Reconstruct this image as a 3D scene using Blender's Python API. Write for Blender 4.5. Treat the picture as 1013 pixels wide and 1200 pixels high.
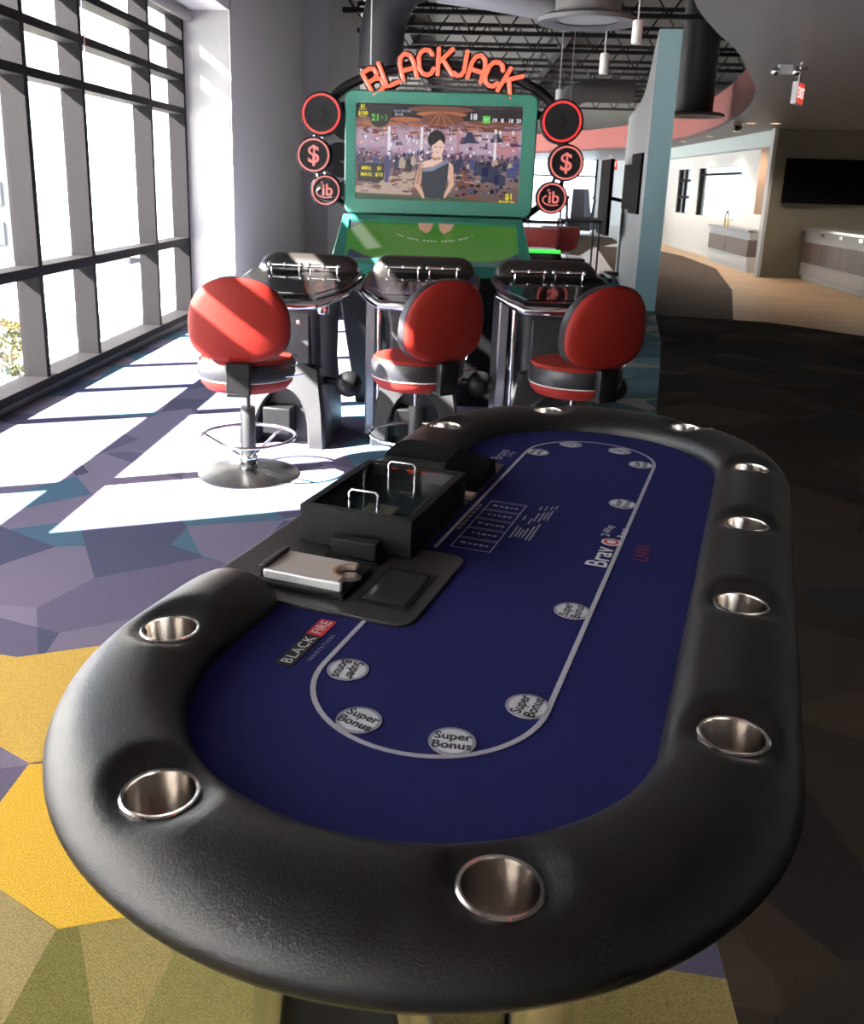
import bpy, bmesh, math, random
from mathutils import Vector, Matrix
random.seed(7)
S = bpy.context.scene
C = S.collection
for o in list(bpy.data.objects): bpy.data.objects.remove(o)
PI = math.pi

# ------------------------------------------------------------------ camera
def setup_camera():
    F, CX, CY, W, H = 1080., 480., 522., 1013., 1200.
    down = Vector((365-CX, 4300-CY, F)).normalized()
    d = Vector((548-CX, 217-CY, F)).normalized()
    Y = (d - down*d.dot(down)).normalized(); Z = -down; X = Y.cross(Z)
    R = Matrix((X, Y, Z))
    r, dn, fw = R @ Vector((1,0,0)), R @ Vector((0,1,0)), R @ Vector((0,0,1))
    cd = bpy.data.cameras.new('camera'); co = bpy.data.objects.new('camera', cd); C.objects.link(co)
    m = Matrix((( r.x, -dn.x, -fw.x, 0), (r.y, -dn.y, -fw.y, 0), (r.z, -dn.z, -fw.z, 1.5), (0,0,0,1)))
    co.matrix_world = m
    cd.sensor_fit = 'VERTICAL'; cd.sensor_height = 36; cd.sensor_width = 36
    cd.lens = F/H*36
    cd.shift_x = (W/2-CX)/H; cd.shift_y = (CY-H/2)/H
    cd.clip_start = .02; cd.clip_end = 500
    cd.dof.use_dof = True; cd.dof.focus_distance = 2.3; cd.dof.aperture_fstop = 10
    S.camera = co
setup_camera()

# ------------------------------------------------------------------ world, sun, exposure
SKY = 5.0; SUN = 110.0
w = bpy.data.worlds.new('world'); S.world = w; w.use_nodes = True
nt = w.node_tree; nt.nodes.clear()
bg = nt.nodes.new('ShaderNodeBackground'); wo = nt.nodes.new('ShaderNodeOutputWorld')
bg.inputs[0].default_value = (.78, .89, 1, 1); bg.inputs[1].default_value = SKY
nt.links.new(bg.outputs[0], wo.inputs[0])
sd = bpy.data.lights.new('sun', 'SUN'); so = bpy.data.objects.new('sun', sd); C.objects.link(so)
sd.energy = SUN; sd.angle = math.radians(.53); sd.color = (1, .96, .9)
so.rotation_euler = Vector((1, .44, -.78)).to_track_quat('-Z', 'Y').to_euler()
so.location = (-20, -8, 15)
vs = S.view_settings
vs.view_transform = 'Standard'; vs.look = 'None'; vs.gamma = 1; vs.use_curve_mapping = False
vs.exposure = 0.0

# ------------------------------------------------------------------ materials
MATS = {}
def mat(name, col, rough=.5, metal=0, emit=None, es=1, bump=None, spec=.5, coat=0, var=None):
    if name in MATS: return MATS[name]
    m = bpy.data.materials.new(name); m.use_nodes = True
    n = m.node_tree.nodes; l = m.node_tree.links; b = n['Principled BSDF']
    b.inputs['Base Color'].default_value = (*col, 1)
    b.inputs['Roughness'].default_value = rough; b.inputs['Metallic'].default_value = metal
    b.inputs['Specular IOR Level'].default_value = spec
    b.inputs['Coat Weight'].default_value = coat
    if emit:
        b.inputs['Emission Color'].default_value = (*emit, 1); b.inputs['Emission Strength'].default_value = es
    tc = n.new('ShaderNodeTexCoord')
    nz = n.new('ShaderNodeTexNoise'); l.new(tc.outputs['Object'], nz.inputs['Vector'])
    nz.inputs['Scale'].default_value = (bump or (60, 0))[0]; nz.inputs['Detail'].default_value = 4
    v = var if var is not None else .06
    mx = n.new('ShaderNodeMix'); mx.data_type = 'RGBA'
    mx.inputs[6].default_value = (*[c*(1-v) for c in col], 1); mx.inputs[7].default_value = (*[min(1, c*(1+v)) for c in col], 1)
    l.new(nz.outputs['Fac'], mx.inputs[0]); l.new(mx.outputs[2], b.inputs['Base Color'])
    if bump and bump[1]:
        bp = n.new('ShaderNodeBump'); bp.inputs['Strength'].default_value = bump[1]; bp.inputs['Distance'].default_value = bump[2] if len(bump) > 2 else .002
        l.new(nz.outputs['Fac'], bp.inputs['Height']); l.new(bp.outputs[0], b.inputs['Normal'])
    MATS[name] = m
    return m
def glass_mat(name, tint=(1,1,1), ref=.06, rough=.02):
    m = bpy.data.materials.new(name); m.use_nodes = True
    n = m.node_tree.nodes; l = m.node_tree.links; n.clear()
    out = n.new('ShaderNodeOutputMaterial'); t = n.new('ShaderNodeBsdfTransparent'); g = n.new('ShaderNodeBsdfGlossy'); mx = n.new('ShaderNodeMixShader')
    lw = n.new('ShaderNodeLayerWeight'); lw.inputs[0].default_value = .5
    pw = n.new('ShaderNodeMath'); pw.operation = 'POWER'; l.new(lw.outputs['Facing'], pw.inputs[0]); pw.inputs[1].default_value = 4
    fr = n.new('ShaderNodeMath'); fr.operation = 'MULTIPLY_ADD'; l.new(pw.outputs[0], fr.inputs[0]); fr.inputs[1].default_value = .5; fr.inputs[2].default_value = ref/2
    t.inputs[0].default_value = (*tint, 1); g.inputs['Roughness'].default_value = rough
    l.new(fr.outputs[0], mx.inputs[0]); l.new(t.outputs[0], mx.inputs[1]); l.new(g.outputs[0], mx.inputs[2]); l.new(mx.outputs[0], out.inputs[0])
    return m
def translucent_mat(name, col):
    m = bpy.data.materials.new(name); m.use_nodes = True
    n = m.node_tree.nodes; l = m.node_tree.links; n.clear()
    out = n.new('ShaderNodeOutputMaterial'); t = n.new('ShaderNodeBsdfTranslucent'); d = n.new('ShaderNodeBsdfDiffuse'); mx = n.new('ShaderNodeMixShader')
    t.inputs[0].default_value = (*col, 1); d.inputs[0].default_value = (*col, 1); mx.inputs[0].default_value = .75
    l.new(d.outputs[0], mx.inputs[1]); l.new(t.outputs[0], mx.inputs[2]); l.new(mx.outputs[0], out.inputs[0])
    return m
def emat(name, col, s=1.0):
    if name in MATS: return MATS[name]
    m = bpy.data.materials.new(name); m.use_nodes = True
    b = m.node_tree.nodes['Principled BSDF']
    b.inputs['Base Color'].default_value = (0.01,0.01,0.01,1); b.inputs['Roughness'].default_value = .25
    b.inputs['Emission Color'].default_value = (*col, 1); b.inputs['Emission Strength'].default_value = s
    MATS[name] = m
    return m
def carpet_mat(name, cols, seed=0., scale=1.25, rot=.5):
    m = bpy.data.materials.new(name); m.use_nodes = True
    n = m.node_tree.nodes; l = m.node_tree.links; b = n['Principled BSDF']
    b.inputs['Roughness'].default_value = .95; b.inputs['Specular IOR Level'].default_value = .04
    tc = n.new('ShaderNodeTexCoord')
    outs = []
    for k, (sc, r, sx) in enumerate(((scale, rot, .75), (scale*.8, rot+1.1, 1.3))):
        mp = n.new('ShaderNodeMapping'); l.new(tc.outputs['Object'], mp.inputs[0])
        mp.inputs['Rotation'].default_value = (0,0,r); mp.inputs['Scale'].default_value = (sx, 1, 1); mp.inputs['Location'].default_value = (seed+k*7.3, seed*1.7, 0)
        v = n.new('ShaderNodeTexVoronoi'); v.voronoi_dimensions = '2D'; v.distance = 'EUCLIDEAN'
        v.inputs['Scale'].default_value = sc; l.new(mp.outputs[0], v.inputs['Vector'])
        s = n.new('ShaderNodeSeparateColor'); l.new(v.outputs['Color'], s.inputs[0]); outs.append(s.outputs[0])
    ad = n.new('ShaderNodeMath'); ad.operation = 'MULTIPLY_ADD'; l.new(outs[1], ad.inputs[0]); ad.inputs[1].default_value = .55; l.new(outs[0], ad.inputs[2])
    fr = n.new('ShaderNodeMath'); fr.operation = 'FRACT'; l.new(ad.outputs[0], fr.inputs[0])
    rp = n.new('ShaderNodeValToRGB'); rp.color_ramp.interpolation = 'CONSTANT'
    while len(rp.color_ramp.elements) < len(cols): rp.color_ramp.elements.new(.5)
    for k, c in enumerate(cols):
        e = rp.color_ramp.elements[k]; e.position = k/len(cols); e.color = (*c, 1)
    l.new(fr.outputs[0], rp.inputs[0])
    nz = n.new('ShaderNodeTexNoise'); nz.inputs['Scale'].default_value = 260; nz.inputs['Detail'].default_value = 3; l.new(tc.outputs['Object'], nz.inputs['Vector'])
    mr = n.new('ShaderNodeMapRange'); mr.inputs['From Min'].default_value = .3; mr.inputs['From Max'].default_value = .7; mr.inputs['To Min'].default_value = .7; mr.inputs['To Max'].default_value = 1.3
    l.new(nz.outputs['Fac'], mr.inputs['Value'])
    mx = n.new('ShaderNodeMix'); mx.data_type = 'RGBA'; mx.blend_type = 'MULTIPLY'; mx.inputs[0].default_value = 1
    l.new(rp.outputs[0], mx.inputs[6]); l.new(mr.outputs[0], mx.inputs[7]); l.new(mx.outputs[2], b.inputs['Base Color'])
    bp = n.new('ShaderNodeBump'); bp.inputs['Strength'].default_value = .5; bp.inputs['Distance'].default_value = .004
    l.new(nz.outputs['Fac'], bp.inputs['Height']); l.new(bp.outputs[0], b.inputs['Normal'])
    return m
def plank_mat(name, c1, c2, rough=.35, rot=1.2, spec=.5):
    m = bpy.data.materials.new(name); m.use_nodes = True
    n = m.node_tree.nodes; l = m.node_tree.links; b = n['Principled BSDF']; b.inputs['Roughness'].default_value = rough; b.inputs['Specular IOR Level'].default_value = spec
    tc = n.new('ShaderNodeTexCoord'); mp = n.new('ShaderNodeMapping'); l.new(tc.outputs['Object'], mp.inputs[0]); mp.inputs['Rotation'].default_value = (0,0,rot)
    mp.inputs['Scale'].default_value = (.6, 5, 1)
    nz = n.new('ShaderNodeTexNoise'); nz.inputs['Scale'].default_value = 1.5; nz.inputs['Detail'].default_value = 6; l.new(mp.outputs[0], nz.inputs['Vector'])
    mx = n.new('ShaderNodeMix'); mx.data_type = 'RGBA'; mx.inputs[6].default_value = (*c1,1); mx.inputs[7].default_value = (*c2,1)
    mr = n.new('ShaderNodeMapRange'); mr.inputs['From Min'].default_value = .35; mr.inputs['From Max'].default_value = .65; l.new(nz.outputs['Fac'], mr.inputs['Value'])
    l.new(mr.outputs[0], mx.inputs[0]); l.new(mx.outputs[2], b.inputs['Base Color'])
    return m

# ------------------------------------------------------------------ mesh helpers
class MB:
    def __init__(s): s.v = []; s.f = []
    def add(s, vs, fs):
        k = len(s.v); s.v += [tuple(v) for v in vs]; s.f += [tuple(i+k for i in f) for f in fs]; return s
    def box(s, x0, x1, y0, y1, z0, z1):
        v = [(x0,y0,z0),(x1,y0,z0),(x1,y1,z0),(x0,y1,z0),(x0,y0,z1),(x1,y0,z1),(x1,y1,z1),(x0,y1,z1)]
        return s.add(v, [(3,2,1,0),(4,5,6,7),(0,1,5,4),(1,2,6,5),(2,3,7,6),(3,0,4,7)])
    def prism(s, poly, z0, z1):                       # poly of (x,y), counter-clockwise
        n = len(poly); v = [(x,y,z0) for x,y in poly]+[(x,y,z1) for x,y in poly]
        return s.add(v, [tuple(range(n-1,-1,-1)), tuple(range(n,2*n))]+[(i,(i+1)%n,n+(i+1)%n,n+i) for i in range(n)])
    def prism_xz(s, poly, y0, y1):                    # poly of (x,z), counter-clockwise from -y
        n = len(poly); v = [(x,y0,z) for x,z in poly]+[(x,y1,z) for x,z in poly]
        return s.add(v, [tuple(range(n)), tuple(range(2*n-1,n-1,-1))]+[(i,n+i,n+(i+1)%n,(i+1)%n) for i in range(n)])
    def loft(s, rings, cap=True, closed=True):
        n = len(rings[0]); v = [p for r in rings for p in r]; f = []
        for i in range(len(rings)-1):
            for j in range(n if closed else n-1):
                a, b = i*n+j, i*n+(j+1)%n; f.append((a, b, b+n, a+n))
        if cap: f.append(tuple(range(n-1,-1,-1))); f.append(tuple(range((len(rings)-1)*n, len(rings)*n)))
        return s.add(v, f)
    def lathe(s, prof, c=(0,0,0), n=32, cap=True):     # prof of (r,z)
        return s.loft([[(c[0]+r*math.cos(2*PI*k/n), c[1]+r*math.sin(2*PI*k/n), c[2]+z) for k in range(n)] for r, z in prof], cap)
    def tube(s, path, r, n=10, closed=False):
        P = [Vector(p) for p in path]; rings = []; m = len(P); up = None
        for i in range(m):
            if closed: t = P[(i+1)%m]-P[i-1]
            else: t = P[min(i+1,m-1)]-P[max(i-1,0)]
            t.normalize()
            if up is None:
                up = Vector((0,0,1)) if abs(t.z) < .9 else Vector((1,0,0))
            a = t.cross(up).normalized(); b = a.cross(t).normalized(); up = b
            rr = r[i] if isinstance(r, (list, tuple)) else r
            rings.append([P[i]+a*rr*math.cos(2*PI*k/n)+b*rr*math.sin(2*PI*k/n) for k in range(n)])
        if closed: rings.append(rings[0])
        return s.loft(rings, cap=not closed)
    def sphere(s, c, r, n=20, sz=1):
        return s.lathe([(max(1e-4, r*math.sin(PI*k/n)), -r*sz*math.cos(PI*k/n)) for k in range(n+1)], c, n+4)
    def disc_y(s, c, r, y0, y1, n=40):                # short cylinder with its axis along y
        return s.prism_xz([(c[0]+r*math.cos(2*PI*k/n), c[1]+r*math.sin(2*PI*k/n)) for k in range(n)], y0, y1)
    def mesh(s, name):
        me = bpy.data.meshes.new(name); me.from_pydata(s.v, [], s.f)
        bm = bmesh.new(); bm.from_mesh(me); bmesh.ops.recalc_face_normals(bm, faces=bm.faces); bm.to_mesh(me); bm.free()
        return me
    def build(s, name, m, parent=None, smooth=False, bevel=0, loc=None):
        return link(name, s.mesh(name), m, parent, smooth, bevel, loc)
def link(name, me, m, parent=None, smooth=False, bevel=0, loc=None):
    o = bpy.data.objects.new(name, me); C.objects.link(o)
    if m and not me.materials: me.materials.append(m)
    if parent: o.parent = parent
    if loc: o.location = loc
    if smooth:
        for p in me.polygons: p.use_smooth = True
        if smooth != 'all':
            try: me.set_sharp_from_angle(angle=math.radians(40))
            except Exception: pass
    if bevel:
        b = o.modifiers.new('bevel', 'BEVEL'); b.width = bevel; b.segments = 3; b.limit_method = 'ANGLE'; b.angle_limit = math.radians(35)
        b.harden_normals = False
        for p in me.polygons: p.use_smooth = True
        try: me.set_sharp_from_angle(angle=math.radians(40))
        except Exception: pass
    return o
def thing(name, label, cat, loc=(0,0,0), rz=0, group=None):
    o = bpy.data.objects.new(name, None); C.objects.link(o); o.location = loc; o.rotation_euler = (0,0,rz); o.empty_display_size = .1
    return tag(o, label, cat, group)
def tag(o, label, cat, group=None, kind=None):
    o['label'] = label; o['category'] = cat
    if group: o['group'] = group
    if kind: o['kind'] = kind
    return o
def struct(o, label=None, cat=None):
    o['kind'] = 'structure'
    if label: o['label'] = label
    if cat: o['category'] = cat
    return o
def arc(cx, cy, r, a0, a1, n):
    return [(cx+r*math.cos(a0+(a1-a0)*k/n), cy+r*math.sin(a0+(a1-a0)*k/n)) for k in range(n+1)]
def rrect(x0, x1, y0, y1, r, n=5):
    return arc(x1-r,y0+r,r,-PI/2,0,n)+arc(x1-r,y1-r,r,0,PI/2,n)+arc(x0+r,y1-r,r,PI/2,PI,n)+arc(x0+r,y0+r,r,PI,1.5*PI,n)
def ribbon(path, wd, z, closed=False):                # flat strip along (x,y) points
    n = len(path); L = []; Rr = []
    for i in range(n):
        a = path[(i-1)%n] if (closed or i > 0) else path[i]; b = path[(i+1)%n] if (closed or i < n-1) else path[i]
        t = Vector((b[0]-a[0], b[1]-a[1])).normalized(); nn = Vector((-t.y, t.x))*wd/2
        L.append((path[i][0]+nn.x, path[i][1]+nn.y, z)); Rr.append((path[i][0]-nn.x, path[i][1]-nn.y, z))
    m = MB(); k = n if closed else n-1
    return m.add(L+Rr, [(i, n+i, n+(i+1)%n, (i+1)%n) for i in range(k)])
def text_mesh(s, size, bold=0., ext=.0004, align='CENTER', shear=0, sx=1, space=1):
    cu = bpy.data.curves.new('text', 'FONT'); cu.body = s; cu.size = size; cu.offset = bold; cu.extrude = ext; cu.align_x = align; cu.align_y = 'CENTER'
    cu.shear = shear; cu.resolution_u = 3; cu.space_character = space
    o = bpy.data.objects.new('text', cu); C.objects.link(o)
    bpy.context.view_layer.update()
    me = bpy.data.meshes.new_from_object(o.evaluated_get(bpy.context.evaluated_depsgraph_get()))
    bpy.data.objects.remove(o); bpy.data.curves.remove(cu)
    if sx != 1: me.transform(Matrix.Diagonal((sx,1,1,1)))
    return me
def text(name, s, size, m, parent, loc, rot=(0,0,0), **k):
    me = text_mesh(s, size, **k); me.name = name; me.materials.clear(); me.materials.append(m)
    o = bpy.data.objects.new(name, me); C.objects.link(o); o.parent = parent; o.location = loc; o.rotation_euler = rot
    return o
def flat_y(pts, y):                                   # one flat polygon facing -y, pts of (x,z)
    return MB().add([(x, y, z) for x, z in pts], [tuple(range(len(pts)))])

# common materials
M_chrome = mat('chrome', (.75,.75,.77), .12, 1, var=.02)
M_steel = mat('brushed_steel', (.66,.62,.58), .16, 1, var=.08)
M_black = mat('black_plastic', (.007,.007,.008), .45, spec=.3)
M_blackgloss = mat('black_gloss', (.008,.008,.009), .12)
M_char = mat('charcoal_plastic', (.028,.028,.03), .38, bump=(200,.05,.001))
M_leather = mat('black_leather', (.006,.0055,.0055), .34, bump=(430,.5,.0015), var=.3, spec=.5)
M_white = mat('white_paint', (.75,.75,.73), .6, bump=(120,.05,.001))
M_grey = mat('grey_paint', (.8,.79,.74), .6, bump=(120,.05,.001))
M_dark = mat('dark_grey', (.03,.03,.032), .6)
M_frame = mat('window_frame_aluminium', (.009,.0078,.009), .75, spec=.12)
M_glass = glass_mat('clear_glass')
M_tv = mat('black_screen', (.004,.004,.005), .6, spec=.02)

# ================================================================== SETTING
# ---- floors
cols_left = [(.17,.15,.22),(.085,.078,.13),(.21,.18,.25),(.13,.115,.18),(.08,.085,.145),(.18,.155,.22),(.075,.14,.2),(.115,.1,.165)]
M_carpet = carpet_mat('carpet_purple_polygons', cols_left, 3.1, 1.9)
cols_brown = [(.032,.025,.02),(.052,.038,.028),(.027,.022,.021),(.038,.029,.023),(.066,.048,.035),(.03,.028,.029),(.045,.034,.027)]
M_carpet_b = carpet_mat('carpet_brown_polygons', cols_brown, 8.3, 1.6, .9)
cols_teal = [(.1,.18,.21),(.14,.22,.25),(.08,.14,.17),(.3,.28,.25),(.11,.19,.22)]
M_carpet_t = carpet_mat('carpet_teal_polygons', cols_teal, 5.2, 2.0, .2)
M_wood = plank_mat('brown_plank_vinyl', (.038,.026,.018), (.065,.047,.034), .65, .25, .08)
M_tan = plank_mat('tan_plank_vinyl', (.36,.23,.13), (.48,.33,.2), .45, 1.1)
M_pale = plank_mat('pale_polished_floor', (.5,.48,.47), (.58,.56,.55), .25, 1.1)
o = MB().box(-3.05, 9.5, -4.2, 20, -.25, 0).build('floor', M_carpet); struct(o)
o = MB().box(-8, 9.5, 20, 42, -.25, 0).build('floor', M_pale); struct(o)
def inlay(name, poly, m, z=.004, parent=None):
    if sum(poly[i-1][0]*poly[i][1]-poly[i][0]*poly[i-1][1] for i in range(len(poly))) < 0: poly = poly[::-1]
    return MB().prism(poly, -.01, z).build(name, m, parent)
curve_edge = [(.35,-4),(.5,0),(.62,2.2),(.9,4.0),(1.2,5.4),(1.41,6.45),(1.74,8),(2.06,9.55),(2.4,11.6)]
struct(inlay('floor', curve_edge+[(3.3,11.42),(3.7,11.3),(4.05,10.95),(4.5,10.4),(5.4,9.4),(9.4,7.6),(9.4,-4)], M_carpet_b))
struct(inlay('floor', [(1.0,5.4),(1.2,5.4),(1.41,6.45),(1.74,8),(2.06,9.55),(2.4,11.6),(2.75,17),(.5,17.5),(.3,13),(.75,9),(.9,6.6)], M_carpet_t, .005))
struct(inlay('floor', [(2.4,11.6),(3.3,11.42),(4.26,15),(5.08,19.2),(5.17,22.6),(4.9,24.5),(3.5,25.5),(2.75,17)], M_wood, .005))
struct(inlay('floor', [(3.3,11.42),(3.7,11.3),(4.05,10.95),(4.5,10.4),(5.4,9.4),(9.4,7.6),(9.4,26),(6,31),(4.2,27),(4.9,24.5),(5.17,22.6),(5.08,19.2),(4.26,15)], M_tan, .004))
struct(inlay('floor', [(.5,17.5),(2.75,17),(3.4,25),(5.5,30),(5,36),(-7,36),(-7,21),(-2,17)], M_pale, .003))
struct(inlay('floor', [(1.4,23.5),(2.6,21.5),(3.3,24.5),(4.4,27.2),(4.6,30),(3.2,31.5),(2.2,27)], M_wood, .006))
M_yel = carpet_mat('carpet_yellow', [(.62,.36,.045),(.66,.4,.055)], 1.0)
M_yel2 = carpet_mat('carpet_gold', [(.55,.36,.09),(.58,.38,.1)], 2.0)
M_grn = carpet_mat('carpet_olive', [(.3,.235,.09),(.2,.18,.065),(.35,.27,.11),(.25,.205,.075)], 4.0, 1.7, .3)
fl0 = bpy.data.objects['floor']
inlay('carpet_patch', [(-1.6,2.5),(-1.43,2.58),(-1.37,2.57),(-1.1,2.69),(-.7,2.6),(-.75,2.2),(-1.0,2.07),(-1.08,2.04),(-1.22,2.12),(-1.5,2.28)], M_yel2, .003, fl0)
inlay('carpet_patch', [(-1.25,1.7),(-1.08,1.87),(-1.08,2.03),(-1.0,2.05),(-.6,2.0),(-.5,1.65),(-.62,1.555),(-.77,1.505),(-.94,1.6)], M_yel, .004, fl0)
inlay('carpet_patch', [(-1.25,1.7),(-.94,1.6),(-.77,1.505),(-.62,1.555),(-.3,1.6),(.6,1.5),(.6,.2),(-1.6,.2),(-1.6,1.5)], M_grn, .002, fl0)
M_ol = [carpet_mat('carpet_olive_%d' % k, [c, tuple(x*1.05 for x in c)], k) for k, c in enumerate(((.33,.26,.12),(.17,.155,.05),(.29,.23,.09),(.21,.185,.065)))]
for k, P in enumerate(([(-1.3,1.72),(-.94,1.6),(-.775,1.502),(-.776,1.28),(-.8,.9),(-1.3,.9)], [(-.775,1.502),(-.733,1.517),(-.615,1.298),(-.45,.95),(-.8,.9),(-.776,1.28)], [(-.733,1.517),(-.65,1.56),(-.518,1.473),(-.53,1.305),(-.5,1.1),(-.615,1.298)], [(-.65,1.56),(-.3,1.6),(-.2,1.3),(-.367,1.0),(-.45,.95),(-.5,1.1),(-.53,1.305),(-.518,1.473)])):
    inlay('carpet_patch', P, M_ol[k], .003, fl0)
# ---- window wall along the left
win = struct(thing('window_1', 'dark aluminium window wall with deep mullions letting in bright sun', 'window', (-2.94, 6, 0)))
XG, XI = -2.995, -2.86
my = [-3.9, -2.4, -.9, .6, 2.1, 3.02, 3.8, 5.27, 6.17, 7.1, 8.62, 9.66]
def wpart(name, x0, x1, y0, y1, z0, z1, m, bevel=0):
    return MB().box(x0+2.94, x1+2.94, y0-6, y1-6, z0, z1).build(name, m, win, bevel=bevel)
tz = [(.81,.88),(2.085,2.145),(2.40,2.46),(2.71,2.77)]
for y in my: wpart('mullion', XG-.03, XI, y-.03, y+.03, .1, 3.06, M_frame)
for a, b in zip(my[:-1], my[1:]):
    for z0, z1 in tz: wpart('transom', XG-.03, XI, a+.03, b-.03, z0, z1, M_frame)
    zs = [.12]+[z for t in tz for z in t]+[3.0]
    for k in range(0, len(zs), 2): wpart('pane', XG-.006, XG+.006, a+.03, b-.03, zs[k], zs[k+1], M_glass)
wpart('sill', XG-.05, XI+.02, -4, 9.69, .06, .12, M_frame, .004)
wpart('kerb', XG-.02, XI+.0, -4, 9.69, -.02, .06, mat('kerb_black', (.02,.02,.022), .5))
wpart('head', XG-.05, XI, -4, 9.69, 3.0, 3.12, M_frame)
M_diffuser = translucent_mat('added_diffuser_fabric', (.75,.75,.75))
for a, b in zip(my[:5], my[1:6]): wpart('added_diffuser', XI+.035, XI+.04, a-.01 if a > -3 else a, b+.01, .2, 2.96, M_diffuser)  # unseen translucent sheets, added to stop direct sun and softly light the foreground
for a, b in ((-4,3.0),(3.0,7.1),(7.1,9.69)):
    MB().tube([(XI+.06+2.94, a-6+.03, 2.99), (XI+.06+2.94, b-6-.03, 2.99)], .05, 14).build('shade_roll', mat('shade_grey', (.2,.19,.19), .6), win, smooth=True)
for y in (7.05, 3.9): MB().tube([(XI+.05+2.94, y-6, 2.98), (XI+.05+2.94, y-6, 2.3)], .006, 6).build('pull_chain', M_chrome, win)
# soffit, bulkhead and wall beyond the windows
struct(MB().box(XG-.12, -2.4, -4.2, 9.75, 3.06, 3.3).build('ceiling', M_white))
struct(MB().box(-2.46, -2.4, -4.2, 9.75, 3.3, 4.9).build('trim_1', M_grey))
struct(MB().box(-3.4, -2.42, 9.7, 10.0, 0, 3.3).build('wall_end', mat('offwhite_paint', (.45,.45,.44), .7)))
struct(MB().box(-2.7, -2.4, 9.705, 14.0, 0, 5).build('wall_left', M_grey))
struct(MB().box(-2.8, -2.05, 14.0, 18.0, 0, 5).build('wall_left', mat('grey_paint_b', (.5,.5,.49), .6)))
struct(MB().box(-3.4, -2.4, 9.715, 9.75, 0, .1).build('baseboard_end', M_dark)) if False else None
struct(MB().box(-8.2, -2.8, 17.8, 18, 0, 5).build('wall_left', M_grey))
wf = struct(thing('window_added', 'glazed side wall added to let sun brighten the far hall', 'window', (-8, 30, 0)))  # unseen glazing, put in so sun reaches and brightens the far floor
for k in range(9): MB().box(-.05,.05,-12+k*3-.04,-12+k*3+.04,0,3.4).build('mullion', M_frame, wf)
for k in range(8):
    MB().box(-.01,.01,-12+k*3+.04,-12+k*3+2.96,.1,3.3).build('pane', M_glass, wf)
MB().box(-.06,.06,-12,12,3.3,5).build('head', M_white, wf); MB().box(-.06,.06,-12,12,-.02,.1).build('sill', M_frame, wf)
# back and right of the camera
struct(MB().box(-3.4, 9.7, -4.4, -4.2, 0, 5).build('wall_back', M_grey))
struct(MB().box(9.5, 9.7, -4.4, 17.6, 0, 5).build('wall_right', M_grey))
struct(MB().box(9.5, 9.7, 17.6, 42, 2.6, 5).build('wall_right', M_grey))
# ---- right soffit with curved edge and red fascia
ZS = 2.6
edge = [(.75,-4.2),(.75,0),(.85,3),(1.05,4.9),(1.31,6.15),(1.73,7.28),(2.16,8.28),(2.76,9.97),(3.25,11.5),(3.85,14.05),(4.4,17.3),(4.75,20.5),(4.85,23.0),(4.75,25.6),(4.4,28),(3.6,31),(2.6,33.5),(1,35.5),(-2,37),(-8,38)]
def smooth_curve(P, n=5):
    out = []
    for i in range(len(P)-1):
        p0, p1, p2, p3 = [Vector(P[max(0, min(len(P)-1, i+k))]) for k in (-1,0,1,2)]
        for j in range(n):
            t = j/n; out.append(tuple(.5*((2*p1)+(p2-p0)*t+(2*p0-5*p1+4*p2-p3)*t*t+(3*p1-p0-3*p2+p3)*t**3)))
    return out+[P[-1]]
E2 = smooth_curve(edge)
M_soff = mat('soffit_grey', (.18,.176,.176), .45, bump=(30,.03,.001))
o = MB().prism(list(reversed([(x,y) for x,y in E2]+[(-8,42),(9.6,42),(9.6,-4.2)])), ZS, ZS+.06).build('ceiling', M_soff); struct(o)
M_red = mat('red_fascia_paint', (.33,.08,.072), .5)
m = MB(); n = len(E2)
m.loft([[(x,y,ZS+.005) for x,y in E2],[(x,y,ZS+.62) for x,y in E2],[(x+.05,y,ZS+.62) for x,y in E2],[(x+.05,y,ZS+.005) for x,y in E2]], cap=False, closed=False)
struct(m.build('trim_2', M_red, smooth=True))
# ---- open roof deck with joists
deck = MB().box(-2.46, 9.7, -4.4, 18, 4.9, 5.1).box(-8.2, 9.7, 18, 42, 4.9, 5.1).build('ceiling', mat('deck_grey', (.14,.14,.14), .7)); struct(deck)
M_joist = mat('joist_black', (.02,.02,.022), .6)
def joist_mesh(L, h):
    m = MB(); m.box(0, L, -.05, .05, 0, .07); m.box(0, L, -.05, .05, h-.07, h)
    k = 0; x = 0; st = .3
    while x < L-st:
        a, b = (0.035, h-.035) if k % 2 == 0 else (h-.035, .035)
        m.tube([(x,0,a),(x+st,0,b)], .016, 4); x += st; k += 1
    return m.mesh('joist')
jm = joist_mesh(9.0, .5); jm.materials.append(M_joist)
for y in (5.5, 7.5, 9.5, 11.5, 13.5, 15.5, 17.5, 19.5, 22, 24.5, 27, 30, 33):
    o = link('joist', jm, None, deck, loc=(-2.45, y, 4.0))
gm = MB().box(-.1, .1, 0, 40, 0, .02).box(-.012, .012, 0, 40, .02, .5).box(-.1, .1, 0, 40, .5, .52).mesh('girder'); gm.materials.append(M_joist)
for x in (-1.4, 1.9): link('girder', gm, None, deck, loc=(x, 1.5, 4.37))
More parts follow.
